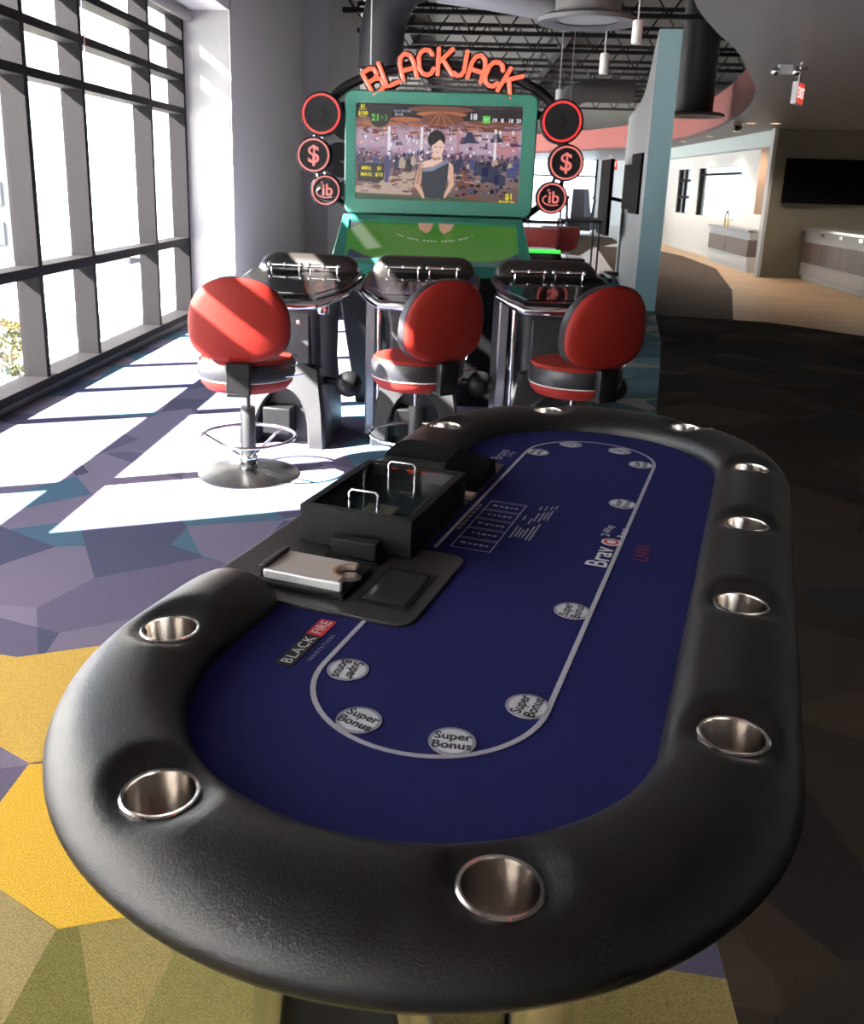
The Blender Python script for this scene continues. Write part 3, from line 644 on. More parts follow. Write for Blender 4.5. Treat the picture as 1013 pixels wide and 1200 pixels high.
# ================================================================== DEALER UNIT
dl = thing('blackjack_dealer_machine', 'green framed electronic blackjack machine with tall screen and red lit sign', 'game machine', (-.21, 6.6, 0))
OX, OY = .21, -6.6
M_green = mat('green_lacquer', (.028,.2,.145), .3, coat=.3)
M_signblk = mat('sign_black', (.006,.006,.007), .5, spec=.25)
def dp(mb, name, m, parent=dl, **k):
    mb.v = [(x+OX, y+OY, z) for x,y,z in mb.v] if parent is dl else mb.v
    return mb.build(name, m, parent, **k)
X0, X1, Z0, Z1, YS = -.895, .475, 1.268, 2.12, 6.95
def frame_xz(ox0,ox1,oz0,oz1,ix0,ix1,iz0,iz1,y0,y1,r=.06,ri=.015):
    o_, i_ = rrect(ox0,ox1,oz0,oz1,r,6), rrect(ix0,ix1,iz0,iz1,ri,6)
    om = [( (a-(ox0+ox1)/2)*.985+(ox0+ox1)/2, (b-(oz0+oz1)/2)*.975+(oz0+oz1)/2) for a,b in o_]
    return MB().loft([[(x,y1,z) for x,z in o_],[(x,y0+.02,z) for x,z in o_],[(x,y0,z) for x,z in om],[(x,y0+.005,z) for x,z in i_],[(x,y0+.035,z) for x,z in i_]], cap=False)
dp(frame_xz(X0,X1,Z0,Z1,-.815,.37,1.372,2.032,YS-.035,YS+.06), 'screen_frame', M_green, smooth=True)
dp(MB().box(X0+.03,X1-.03,YS+.02,YS+.11,Z0+.03,Z1-.03), 'screen_case', M_black)
# --- the moving picture on the tall screen
def screen_material():
    m = bpy.data.materials.new('casino_picture'); m.use_nodes = True
    n = m.node_tree.nodes; l = m.node_tree.links; b = n['Principled BSDF']
    tc = n.new('ShaderNodeTexCoord'); sp = n.new('ShaderNodeSeparateXYZ'); l.new(tc.outputs['Generated'], sp.inputs[0])
    rp = n.new('ShaderNodeValToRGB'); e = rp.color_ramp.elements
    e[0].position = 0; e[0].color = (.1,.06,.06,1); e[1].position = 1; e[1].color = (.03,.015,.02,1)
    for p, c in ((.12,(.13,.08,.075)),(.28,(.22,.14,.14)),(.4,(.08,.06,.1)),(.47,(.2,.13,.2)),(.58,(.42,.3,.42)),(.72,(.38,.26,.36)),(.8,(.2,.09,.08)),(.9,(.1,.05,.05))):
        q = e.new(p); q.color = (*c,1)
    nz = n.new('ShaderNodeTexNoise'); nz.inputs['Scale'].default_value = 14; nz.inputs['Detail'].default_value = 6; l.new(tc.outputs['Generated'], nz.inputs['Vector'])
    ad = n.new('ShaderNodeMath'); ad.operation = 'MULTIPLY_ADD'; l.new(nz.outputs['Fac'], ad.inputs[0]); ad.inputs[1].default_value = .25
    sb = n.new('ShaderNodeMath'); sb.operation = 'SUBTRACT'; l.new(sp.outputs['Z'], sb.inputs[0]); sb.inputs[1].default_value = .125; l.new(sb.outputs[0], ad.inputs[2]); l.new(ad.outputs[0], rp.inputs[0])
    b.inputs['Base Color'].default_value = (.01,.01,.01,1); b.inputs['Roughness'].default_value = .2
    l.new(rp.outputs[0], b.inputs['Emission Color']); b.inputs['Emission Strength'].default_value = 1.0
    return m
scr = dp(MB().box(-.82,.375,YS,YS+.01,1.367,2.037), 'screen_picture', screen_material())
def q(X, Y): return (-.815+(X-65)/855*1.185+OX, 2.032-(Y-70)/520*.66)
def pic(name, pts, m, layer): 
    return flat_y([q(*p) for p in pts], YS+OY-.001*layer).build(name, m, scr)
def ell(cx, cy, rx, ry, n=24, a0=0, a1=2*PI): return [(cx+rx*math.cos(a0+(a1-a0)*k/n), cy+ry*math.sin(a0+(a1-a0)*k/n)) for k in range(n if a1-a0 > 6.2 else n+1)]
e_org = emat('pic_orange', (.4,.13,.06)); e_brn = emat('pic_brown', (.16,.055,.035)); e_win = emat('pic_window', (.42,.31,.42)); e_pale = emat('pic_pale', (.75,.7,.75))
e_navy = emat('pic_navy', (.025,.028,.07)); e_navy2 = emat('pic_blue', (.05,.06,.18)); e_dk = emat('pic_dark', (.012,.01,.014)); e_pnk = emat('pic_pink', (.45,.2,.24))
e_skin = emat('pic_skin', (.62,.36,.27)); e_skin2 = emat('pic_skin_light', (.75,.5,.42)); e_dress = emat('pic_dress', (.012,.02,.035)); e_hair = emat('pic_hair', (.014,.008,.01))
e_yel = emat('pic_yellow', (.8,.7,.02)); e_grn = emat('pic_green', (.12,.55,.08)); e_wht = emat('pic_white', (.75,.75,.85)); e_lil = emat('pic_lilac', (.4,.38,.75)); e_tan = emat('pic_tan', (.42,.31,.25))
pic('picture_band', [(65,70),(920,90),(920,160),(65,140)], e_dk, 1)
for k, (cx, cy, rx, ry) in enumerate(((500,95,170,18),(505,120,130,16),(510,145,110,30),(320,150,80,12),(760,160,120,12),(180,175,90,14),(850,185,80,14))): pic('picture_ceiling', ell(cx,cy,rx,ry), (e_brn,e_org)[k%2], 2+k*.2)
for k in range(9): pic('picture_ray', [(495+k*2,105),(499+k*2,105),(420+k*22,178),(412+k*22,178)], e_org if k%2 else e_brn, 3.4)
for x0,x1 in ((240,310),(320,395),(415,440),(530,575),(605,650),(690,770),(790,905)): pic('picture_window', [(x0,215),(x1,212),(x1,325),(x0,330)], e_win if x0 < 700 else e_pnk, 2.1)
for x in (230, 400, 590, 780): pic('picture_column', [(x,190),(x+14,190),(x+14,370),(x,370)], e_pale if x != 590 else e_pnk, 3)
pic('picture_lamp', [(640,210),(665,210),(695,270),(620,270)], e_navy, 3); pic('picture_lamp', [(780,215),(800,215),(830,262),(760,262)], e_navy, 3); pic('picture_lamp', ell(835,320,35,30), e_pnk, 3.2)
random.seed(3)
for k in range(34):
    x = random.choice((random.uniform(75,370), random.uniform(590,910))); y = random.uniform(360,400); s = random.uniform(8,20)
    pic('picture_crowd', [(x-s,y+s*2.2),(x-s*.8,y),(x-s*.3,y-s),(x+s*.4,y-s),(x+s,y+s*.3),(x+s*.8,y+s*2.4)], random.choice((e_navy,e_navy2,e_dk,e_navy,e_tan)), 3.5+.02*k)
pic('picture_floor', [(65,520),(330,430),(380,430),(360,560),(65,555)], e_tan, 3); pic('picture_floor', [(590,400),(640,400),(720,590),(600,560)], e_brn, 3)
for x, y, s in ((770,430,45),(820,460,30),(730,410,30),(880,420,28)): pic('picture_chair', [(x-s,y+s),(x-s,y-s*.6),(x,y-s),(x+s,y-s*.5),(x+s*.9,y+s*1.3),(x,y+s*1.1)], e_navy if s > 29 else e_navy2, 4.4)
def specks(name, m, n, x0, x1, y0, y1, sx, sy, layer):
    mb = MB()
    for _ in range(n):
        x, y, a, b = random.uniform(x0,x1), random.uniform(y0,y1), random.uniform(.3,1)*sx, random.uniform(.3,1)*sy
        P = [q(x-a,y-b*.6), q(x+a*.7,y-b), q(x+a,y+b*.7), q(x-a*.6,y+b)]
        mb.add([(px, YS+OY-.001*layer, pz) for px, pz in P], [(0,1,2,3)])
    mb.build(name, m, scr)['kind'] = 'stuff'
e_warm = emat('pic_warm', (.7,.42,.3)); e_plum = emat('pic_plum', (.1,.045,.085)); e_cream = emat('pic_cream', (.9,.85,.85))
for m_, n_, box_, sz_, ly in ((e_plum,60,(70,915,180,350),(26,14),2.2),(e_brn,60,(70,915,165,250),(50,8),2.35),(e_org,40,(70,915,160,240),(34,5),2.5),(e_win,60,(80,910,210,340),(13,18),2.6),(e_pale,40,(80,910,200,340),(8,14),2.7),(e_pnk,40,(75,910,180,360),(20,10),2.9),(e_warm,50,(75,910,200,380),(9,6),3.05),(e_plum,70,(75,910,320,440),(14,12),3.1),(e_brn,50,(75,910,350,540),(30,8),3.2),(e_navy,70,(75,910,330,425),(9,18),3.3),(e_tan,40,(75,910,380,560),(34,5),3.25),(e_cream,26,(75,560,280,400),(6,8),3.4),(e_navy2,40,(590,915,370,540),(9,14),4.3),(e_dk,60,(590,915,370,560),(14,12),4.25),(e_plum,30,(70,380,440,560),(30,5),3.3)):
    specks('picture_detail', m_, n_, *box_, *sz_, ly)
pic('picture_figure', [(215,350),(240,345),(245,400),(238,495),(218,495),(222,410)], e_navy2, 4.5)
pic('picture_table', [(65,555),(360,575),(420,560),(560,565),(915,600),(65,600)], emat('pic_table', (.03,.07,.03)), 4)
# dealer shown on the screen
pic('picture_hair', ell(484,255,46,50), e_hair, 5); pic('picture_neck', [(465,330),(510,330),(520,370),(560,378),(575,400),(555,470),(400,470),(395,395),(420,375),(460,362)], e_skin2, 5.2)
pic('picture_face', ell(492,298,32,45), e_skin2, 5.4); pic('picture_hair', [(444,262),(455,225),(490,208),(525,228),(526,262),(505,250),(475,278),(458,290)], e_hair, 5.8)
for x in (480,506): pic('picture_eye', ell(x,294,6,3,10), e_hair, 6)
pic('picture_shade', [(455,345),(480,352),(505,348),(512,362),(470,368)], emat('pic_skin_shade', (.4,.2,.15)), 5.3); pic('picture_shade', [(398,388),(408,384),(412,430),(395,500),(384,500)], emat('pic_skin_shade', (.4,.2,.15)), 5.7)
pic('picture_mouth', ell(490,322,9,3,10), e_pnk, 6)
pic('picture_arm', [(398,388),(420,380),(424,420),(402,500),(430,560),(455,576),(420,576),(374,505)], e_skin, 5.6); pic('picture_arm', [(548,385),(572,385),(583,500),(540,570),(495,578),(505,565),(540,540),(555,498)], e_skin, 5.6)
pic('picture_dress', [(414,412),(470,400),(520,370),(545,362),(552,385),(548,470),(530,575),(430,575),(412,480)], e_dress, 6.2); pic('picture_lace', [(418,412),(470,400),(520,370),(545,362),(550,378),(520,395),(470,425),(418,432)], emat('pic_lace', (.2,.2,.3)), 6.4)
pic('picture_panel', [(75,395),(215,390),(215,470),(190,498),(75,490)], e_dk, 5); pic('picture_disc', ell(187,145,52,52), e_dk, 4.5)
def ptext(s, X, Y, size, m, layer=7, **k):
    x, z = q(X, Y); text('screen_text', s, size, m, scr, (x, YS+OY-.001*layer, z), (PI/2,0,0), ext=0, **k)
ptext('MIN:    $1', 150, 420, .036, e_yel, bold=.0008); ptext('MAX:  $10', 150, 454, .036, e_yel, bold=.0008)
ptext('$1', 100, 87, .035, e_yel, bold=.001); ptext('$100', 100, 124, .035, e_yel, bold=.001); ptext('MIN BET', 100, 104, .014, e_yel); ptext('MAX BET', 100, 140, .014, e_yel)
ptext('21', 165, 147, .062, e_grn, bold=.002); ptext('+3', 208, 147, .055, emat('pic_green_dim', (.04,.22,.03)), bold=.001)
ptext('PLAY SIDE BET', 305, 108, .02, e_lil); ptext('21+3', 285, 127, .028, e_wht)
ptext('18', 668, 130, .055, e_wht, bold=.0015); pic('picture_button', [(717,122),(755,123),(755,162),(717,161)], e_grn, 6); ptext('BET', 736, 142, .018, e_wht)
for s, X in (('19',777),('8',817),('18',860),('20',900)): ptext(s, X, 146, .036, e_wht, bold=.001)
ptext('PREVIOUS BETS', 875, 183, .018, e_lil)
ptext('$1', 872, 555, .055, e_yel, bold=.0015); ptext('MIN BET ALL', 862, 583, .02, e_yel, bold=.0004)
# --- slanted table screen
def slant(pts, off):                                  # (x, s) s 0..1 up the slope
    out = []
    for x, s in pts: out.append((x+OX, 6.1+.75*s+OY-off*.33, .965+.285*s+off*.94))
    return out
def slant_loft(poly, o0, o1, name, m, parent=dl, **k): return MB().loft([slant(poly,o0), slant(poly,o1)]).build(name, m, parent, **k)
xs = lambda s, a: (-.878+a-.012*s, .45-a-.045*s)
so0, so1 = xs(0,0), xs(1,0)
fo = [(so0[0],0),(so0[1],0),(so1[1],1),(so1[0],1)]; fi = [(so0[0]+.09,.11),(so0[1]-.085,.11),(so1[1]-.05,.9),(so1[0]+.05,.9)]
MB().loft([slant(fo,-.06), slant(fo,.01), slant([(a*.99-.002,.01+b*.98) for a,b in fo],.018), slant(fi,.014), slant(fi,-.01)], cap=False).build('table_screen_frame', M_green, dl, smooth=True)
ts = slant_loft(fi, -.012, -.004, 'table_screen', emat('felt_picture', (.035,.135,.012)), dl)
e_cor = emat('felt_corner', (.02,.02,.05))
def fc(name, pts, m, off): 
    v = slant(pts, off); return MB().add(v, [tuple(range(len(v)))]).build(name, m, ts)
L_, R_ = fi[0][0], fi[1][0]; mid = (L_+R_)/2
fc('felt_corner', [(L_,.11),(L_+.33,.11),(L_+.12,.2),(L_+.01,.33)], e_cor, -.002); fc('felt_corner', [(R_,.11),(R_,.33),(R_-.1,.2),(R_-.3,.11)], e_cor, -.002); fc('felt_corner', [(so1[0]+.055,.9),(so1[0]+.055,.72),(so1[0]+.16,.9)], e_cor, -.002)
for sgn in (-1,1): fc('felt_hand', [(mid+sgn*.02,.9),(mid+sgn*.13,.9),(mid+sgn*.11,.76),(mid+sgn*.06,.68),(mid+sgn*.03,.76)], emat('felt_hands', (.35,.2,.14)), -.0015)
arcpts = [(mid+.3*math.sin(a), .78-.26*math.cos(a)) for a in [(-1.1+2.2*k/26) for k in range(27)]]
for k in range(26):
    if k % 5 != 4:
        a, b = arcpts[k], arcpts[k+1]; fc('felt_letter', [(a[0],a[1]-.012),(a[0]*.4+b[0]*.6,b[1]-.012),(a[0]*.4+b[0]*.6,b[1]+.012),(a[0],a[1]+.012)], emat('felt_print', (.3,.35,.3)), -.0012)
dp(MB().loft([[(x,y,0) for x,y in ((-.72,6.3),(.3,6.3),(.3,7.1),(-.72,7.1))],[(x,y,.9) for x,y in ((-.84,6.14),(.42,6.14),(.42,7.1),(-.84,7.1))],[(x,y,z) for x,y,z in ((-.84,6.12,.94),(.42,6.12,.94),(.4,7.0,1.22),(-.84,7.0,1.22))]]), 'cabinet', M_black, bevel=.01)
dp(MB().box(-.6,.2,7.07,7.16,.9,2.0), 'screen_column', M_black); dp(MB().box(-.87,.42,6.98,7.06,1.1,1.36), 'hinge_block', M_black)
# --- sign arch and discs
AZ = 1.405; AR = .965; AXC = -.21
ap = [(AXC+x, YS+.03, z) for x, z in smooth_curve([(-.84,1.97),(-.77,2.07),(-.67,2.15),(-.5,2.22),(-.26,2.28),(0,2.30),(.26,2.28),(.5,2.22),(.67,2.15),(.77,2.07),(.84,1.97)], 4)]
dp(MB().tube(ap, .035, 10), 'sign_arch', M_signblk, smooth=True)
STR = {'B': [[(0,0),(0,1),(.34,1),(.5,.9),(.5,.66),(.36,.54),(0,.54)],[(.36,.54),(.56,.42),(.56,.12),(.38,0),(0,0)]],
 'L': [[(0,1),(0,0),(.5,0)]], 'A': [[(0,0),(0,.62),(.08,.88),(.28,1),(.48,.88),(.56,.62),(.56,0)],[(0,.36),(.56,.36)]],
 'C': [[(.56,.78),(.46,.95),(.28,1),(.1,.92),(0,.72),(0,.28),(.1,.08),(.28,0),(.46,.05),(.56,.22)]],
 'K': [[(0,0),(0,1)],[(.56,1),(.02,.46)],[(.17,.6),(.6,0)]], 'J': [[(.4,1),(.4,.22),(.32,.05),(.16,0),(.02,.08)]]}
e_neon = emat('neon_red', (1,.16,.085), 1.5); e_ring = emat('ring_red', (1,.05,.05), 1.0); e_ringp = emat('ring_pink', (.9,.22,.2), .9)
word = 'BLACKJACK'; angs = [-31,-23.6,-15.4,-7.2,1.0,8.4,15.2,22.6,30.6]
for ch, a in zip(word, angs):
    a = math.radians(a); ca, sa = math.cos(a), math.sin(a); bx, bz = AXC+.935*math.sin(a), AZ+.935*math.cos(a)-.025
    H_, W_ = .165, .165
    def tr_(p): 
        lx, lz = (p[0]-.28)*W_*1.05, (p[1]-.5)*H_; return (bx+lx*ca+lz*sa+OX, YS-.02+OY, bz-lx*sa+lz*ca)
    lm = MB(); bm_ = MB()
    for st in STR[ch]:
        P = []
        for p0, p1 in zip(st[:-1], st[1:]): P += [(p0[0]+(p1[0]-p0[0])*k/3, p0[1]+(p1[1]-p0[1])*k/3) for k in range(3)]
        P.append(st[-1]); W3 = [tr_(p) for p in P]
        lm.tube(W3, .0148, 8); bm_.tube([(x,y+.035,z) for x,y,z in W3], .029, 8)
        for e_ in (W3[0], W3[-1]): lm.sphere(e_, .0148, 8)
    lo = lm.build('letter_'+ch.lower(), e_neon, dl, smooth=True); bm_.build('letter_backing', M_signblk, lo, smooth=True)
def sign_disc(name, cx, cz, r, yy, ring, mark=None, lit=True):
    d = dp(MB().disc_y((cx,cz), r, yy-.03, yy+.06), name, M_signblk, smooth=True, bevel=.006)
    if lit:
        R1 = arc(cx,cz,r*.80,0,2*PI,48)[:-1]; R2 = arc(cx,cz,r*.90,0,2*PI,48)[:-1]
        MB().loft([[(x+OX,yy-.034+OY,z) for x,z in R1],[(x+OX,yy-.038+OY,z) for x,z in R1],[(x+OX,yy-.038+OY,z) for x,z in R2],[(x+OX,yy-.034+OY,z) for x,z in R2]], cap=False).build('ring_light', ring, d)
    if mark == '$': text('dollar_sign', '$', r*1.35, e_ringp, d, (cx+OX, yy-.036+OY, cz), (PI/2,0,0), ext=.001, bold=r*.02)
    elif mark == 'ib':
        text('logo_letters', 'ib', r*1.0, e_ringp, d, (cx+OX+r*.12, yy-.036+OY, cz), (PI/2,0,0), ext=.001, bold=r*.02)
        P = [(cx+OX+r*.06+r*.62*math.cos(a), yy-.037+OY, cz-r*.12+r*.33*math.sin(a)) for a in [math.radians(130+175*k/20) for k in range(21)]]
        MB().tube(P, r*.045, 6).build('logo_swoosh', e_ringp, d)
        text('logo_spark', '*', r*.5, e_ringp, d, (cx+OX-r*.22, yy-.036+OY, cz+r*.36), (PI/2,0,0), ext=.001)
    elif mark == 'cone':
        MB().loft([[(cx+OX+rr_*math.cos(2*PI*k/32), yy-.0305-dy+OY, cz+rr_*math.sin(2*PI*k/32)) for k in range(32)] for rr_, dy in ((r*.78,.0),(r*.76,.003),(r*.2,.001),(r*.18,.006),(r*.02,.009))]).build('speaker_cone', mat('speaker_black', (.01,.01,.011), .6, spec=.25), d, smooth=True)
    return d
for side, (p1, p2, p3) in ((-1, ((-1.06,1.948),(-1.115,1.666),(-1.027,1.424))), (1, ((.643,1.939),(.693,1.663),(.608,1.419)))):
    sign_disc('speaker_disc', *p1, .152, YS-.02, e_ring, 'cone'); sign_disc('dollar_disc', *p2, .128, YS-.02, e_ringp, '$'); sign_disc('logo_disc', *p3, .114, YS-.02, e_ringp, 'ib')
    for a, b in ((p1,p2),(p2,p3)):
        for dx in (-.03,.03): dp(MB().tube([(a[0]+dx,YS+.02,a[1]),(b[0]+dx,YS+.02,b[1])], .012, 8), 'disc_link', M_chrome if side < 0 else M_black, smooth=True)
    dp(MB().tube([(p3[0],YS+.02,p3[1]),(p3[0]-side*.2,YS+.03,p3[1]-.16)], .025, 8), 'disc_arm', M_signblk, smooth=True)
    dp(MB().tube([(p1[0],YS+.04,p1[1]),(p1[0]-side*.18,YS+.04,p1[1]+.05)], .03, 8), 'disc_arm', M_signblk, smooth=True)
    if side < 0:
        for (cx, cz), r in ((p1,.14),(p2,.13),(p3,.11)): sign_disc('rear_disc', cx+.135, cz-.02, r, YS+.38, e_ring, None, False)
        for (cx, cz) in (p1,p2,p3): dp(MB().tube([(cx+.1,YS+.4,cz-.02),(cx+.35,YS+.2,cz-.05)], .02, 6), 'rear_arm', M_signblk)

# ================================================================== SECOND MACHINE AND FAR THINGS
m2 = thing('game_machine', 'low black game machine with glowing green edge behind the blackjack machine', 'game machine', (.85, 9.2, 0))
MB().loft([[(x,y,0) for x,y in rrect(-.3,.12,-.3,.3,.05)],[(x,y,.78) for x,y in rrect(-.34,.14,-.34,.34,.05)]]).build('cabinet', M_black, m2, bevel=.01)
MB().loft([[(x,y,.78) for x,y in rrect(-.45,.1,-.4,.4,.08)],[(x,y,.9) for x,y in rrect(-.4,.05,-.4,.4,.08)]]).build('console', M_blackgloss, m2)
MB().box(-.4,.04,-.41,-.36,.9,.93).build('light_strip', emat('green_glow', (.06,.9,.08), 1.3), m2)
MB().box(.1,.3,-.2,.0,.76,.84).build('arm', M_black, m2, bevel=.01)
MB().box(-.4,.03,-.36,.3,.9,.905).build('screen', emat('machine_green', (.02,.09,.01), 1), m2)
def far_stool(label, x, y):
    t = thing('bar_stool', label, 'stool', (x,y,0), 0, 'red bucket stools by the tall table')
    m = MB(); m.loft([[(px,py,z) for px,py in rrect(-w_,w_,-d_,d_,.08)] for w_, d_, z in ((.16,.16,.62),(.24,.22,.68),(.27,.24,.85),(.26,.23,.95))]).build('seat_shell', mat('red_shell', (.5,.07,.06), .4), t, smooth=True)
    for sx in (-1,1):
        for sy in (-1,1): MB().tube([(sx*.12,sy*.12,.62),(sx*.23,sy*.23,0)], .012, 6).build('leg', M_chrome, t)
far_stool('red bucket seat stool left of the tall table, far behind the logo disc', 1.0, 13.0)
far_stool('red bucket seat stool right of its twin beside the tall table legs', 1.35, 13.6)
tt = thing('tall_table', 'tall thin legged table beside the far red stools', 'table', (1.75, 14.4, 0))
MB().box(-.35,.25,-.35,.35,1.0,1.03).build('top', M_dark, tt)
for sx, sy in ((-.33,-.33),(.22,-.33),(-.33,.33),(.22,.33)): MB().box(sx-.012,sx+.012,sy-.012,sy+.012,0,1.0).build('leg', M_dark, tt)
# TV on a rolling stand
st = thing('tv_stand', 'silver rolling stand holding a black screen by the partition', 'tv stand', (2.62, 16.0, 0))
MB().box(-.05,.05,-.04,.04,.1,1.75).build('pole', mat('silver_pole', (.5,.53,.55), .35, .5), st, bevel=.005)
MB().box(-.22,.22,-.2,.2,.08,.14).build('base', M_dark, st, bevel=.01)
for sx in (-1,1):
    MB().box(sx*.2-.02,sx*.2+.02,-.45,.45,.07,.11).build('foot', M_grey, st)
    for sy in (-1,1): MB().sphere((sx*.2,sy*.42,.04), .04, 8).build('caster', M_black, st, smooth=True)
MB().tube([(-.02,0,1.3),(-.3,.0,1.35)], .03, 8).build('bracket', M_black, st)
sc_ = MB().box(-.36,-.3,-.55,.55,.75,1.95).build('screen', M_tv, st, bevel=.005)
MB().tube([(.06,0,.15),(.2,.1,.45),(.3,.2,.5),(.42,.1,.3),(.45,-.2,.05)], .008, 6).build('cable', mat('white_cable', (.7,.7,.7), .5), st)
for y, z0, z1, lab in ((12.9,1.18,1.95,'nearer black wall screen on the partition beside the teal end'),(14.6,1.2,1.85,'farther black wall screen on the partition')):
    x = 2.19+(y-12)*.106
    t = thing('wall_screen', lab, 'screen', (x-.04, y, 0))
    MB().box(-.03,.02,-.35,.35,z0,z1).build('panel', M_tv, t, bevel=.005); MB().box(.02,.05,-.1,.1,(z0+z1)/2-.1,(z0+z1)/2+.1).build('mount', M_black, t)
# far gym style machines by the far window
for k, (x, y, lab) in enumerate(((3.75,32,'dark arcade seat left of its twin by the far windows'),(4.2,33,'dark arcade seat nearest the partition by the far windows'))):
    t = thing('arcade_seat', lab, 'seat', (x,y,0), .4*k, 'arcade seats by the far windows')
    MB().box(-.4,.4,-.3,.3,.1,.5).build('base', M_dark, t, bevel=.04)
    MB().loft([[(xx,.2,.5) for xx in (-.25,.25)]+[(xx,.35,.5) for xx in (.25,-.25)],[(xx,.4,1.45) for xx in (-.2,.2)]+[(xx,.5,1.45) for xx in (.2,-.2)]]).build('back', mat('seat_blue_grey', (.08,.08,.1), .5), t, bevel=.03)
    for sx in (-1,1): MB().tube([(sx*.4,-.2,.4),(sx*.45,-.35,1.1),(sx*.4,-.3,1.2)], .05, 8).build('arm', M_dark, t, smooth=True)
# yellow and purple chairs far right
for x, y, m, lab in ((5.35,27.5,mat('yellow_plastic',(.7,.42,.02),.4),'yellow chair at the far end of the corridor'),(5.3,29.3,mat('purple_plastic',(.12,.09,.2),.4),'purple chair behind the yellow one at the corridor end')):
    t = thing('side_chair', lab, 'chair', (x,y,0))
    MB().box(-.2,.2,-.2,.2,.42,.47).build('seat', m, t, bevel=.01); MB().box(-.2,.2,.16,.2,.47,.95).build('backrest', m, t, bevel=.01)
    for sx in (-1,1):
        for sy in (-1,1): MB().box(sx*.18-.02,sx*.18+.02,sy*.18-.02,sy*.18+.02,0,.42).build('leg', m, t)
# ---- bar counters and television on the right
tv = thing('television', 'large black flat television on the dark wall above the bar', 'television', (6.45, 17.46, 0))
MB().box(-.83,.9,-.06,.0,1.34,2.1).build('panel', M_tv, tv, bevel=.004); MB().box(-.3,.3,0,.03,1.5,1.9).build('mount', M_black, tv)
bc = thing('bar_counter', 'long bar counter with wood band below the television', 'counter', (6.5, 15.2, 0))
M_stone = mat('counter_pale', (.45,.43,.42), .35); M_lam = plank_mat('counter_wood', (.09,.06,.055), (.14,.1,.09), .4, 0)
MB().box(-.35,.5,-5,2.2,.0,.08).build('toe_kick', M_grey, bc)
MB().box(-.4,.5,-5,2.2,.08,.32).build('lower_band', M_stone, bc); MB().box(-.42,.5,-5,2.2,.32,.68).build('wood_band', M_lam, bc); MB().box(-.4,.5,-5,2.2,.68,.88).build('upper_band', M_stone, bc)
MB().box(-.5,.55,-5,2.25,.88,.93).build('counter_top', mat('counter_steel', (.6,.6,.62), .15, .8), bc, bevel=.005)
for k in range(8): MB().box(-.425,-.4,-4.4+k*.8,-4.25+k*.8,.8,.86).build('hook', M_chrome, bc)
ac = thing('service_counter', 'short white counter with brown panels under the corridor window', 'counter', (5.55, 19.9, 0))
MB().box(-.1,.1,-1.5,1.5,0,.12).build('plinth', M_grey, ac); MB().box(-.12,.12,-1.5,1.5,.12,.3).build('lower_band', M_white, ac)
for a, b in ((-1.48,.1),(.13,1.48)): MB().box(-.13,.1,a,b,.3,.62).build('brown_panel', mat('brown_laminate', (.2,.15,.14), .5), ac)
MB().box(-.12,.1,-1.5,1.5,.62,.76).build('upper_band', M_white, ac); MB().box(-.16,.14,-1.52,1.52,.76,.8).build('counter_top', M_steel, ac)
MB().tube([(-.02,.5,.8),(-.02,.5,1.02),(-.02,.56,1.1),(-.02,.66,1.1),(-.02,.72,1.02),(-.02,.72,.8)], .02, 8).build('tap', mat('brass', (.6,.4,.15), .25, 1), ac, smooth=True)
# exit signs
def exit_sign(label, x, y, z, rz, s=1):
    t = thing('exit_sign', label, 'exit sign', (x,y,z), rz, 'exit signs')
    MB().box(-.16*s,.16*s,-.025,.025,-.11*s,.11*s).build('housing', mat('sign_white', (.6,.6,.6), .4), t, bevel=.004)
    MB().box(-.15*s,.15*s,-.028,-.025,-.1*s,.1*s).build('face', emat('exit_red', (.8,.05,.03), 1.0), t)
    text('exit_letters', 'EXIT', .15*s, emat('exit_white', (1,.75,.7), 1.3), t, (0,-.029,0), (PI/2,0,0), ext=.0005, bold=.002)
    MB().tube([(0,0,.11*s),(0,0,ZS-z-.02)], .012, 8).build('stem', M_steel, t); MB().lathe([(.06,ZS-z-.02),(.06,ZS-z)], n=16).build('canopy', M_steel, t)
exit_sign('red exit sign hanging from the grey soffit at right', 2.95, 9.1, 2.37, math.radians(60), .85)
exit_sign('small red exit sign far down the hall', 5.0, 34.5, 2.3, 0, 1.7)
el = thing('emergency_light', 'twin head emergency light beside the hanging exit sign', 'light', (2.78, 9.0, 2.52))
MB().box(-.06,.06,-.03,.03,0,.08).build('box', mat('sign_white', (.6,.6,.6), .4), el, bevel=.005)
for sx in (-1,1): MB().sphere((sx*.09,-.03,.02), .04, 12).build('lamp_head', M_chrome, el, smooth=True)
dcam = thing('dome_camera', 'small dark dome camera under the soffit near the corridor', 'camera', (4.45, 16.5, 2.6))
MB().lathe([(.08,0),(.08,-.03),(.07,-.04)], n=20).build('ring', M_grey, dcam); MB().sphere((0,0,-.06), .07, 14).build('dome', M_blackgloss, dcam, smooth=True)
# pendants
def pendant(label, x, y, z, top=4.9):
    t = thing('pendant_light', label, 'pendant light', (x,y,z), 0, 'white cylinder pendants')
    MB().tube([(0,0,.17),(0,0,top-z)], .006, 6).build('cord', mat('cord_white', (.6,.6,.6), .5), t)
    MB().lathe([(.04,0),(.042,.02),(.042,.16),(.038,.18),(.01,.19)], n=24).build('shade', M_white, t, smooth=True)
    MB().lathe([(.0005,.004),(.036,.004)], n=20, cap=False).build('lamp', emat('lamp_warm', (1,.6,.25), 3), t)
pendant('white cylinder pendant highest and nearest, left of the teal column', 1.35, 8.4, 2.66)
pendant('white cylinder pendant just under the round air diffuser', 1.23, 9.4, 2.53)
pendant('small white pendant above the right speaker disc', 1.06, 12, 2.45)
pendant('white pendant with long cord over the left end of the sign', -.95, 9.2, 2.25)
pendant('tiny white pendant low against the red fascia', 1.55, 15.5, 2.35)
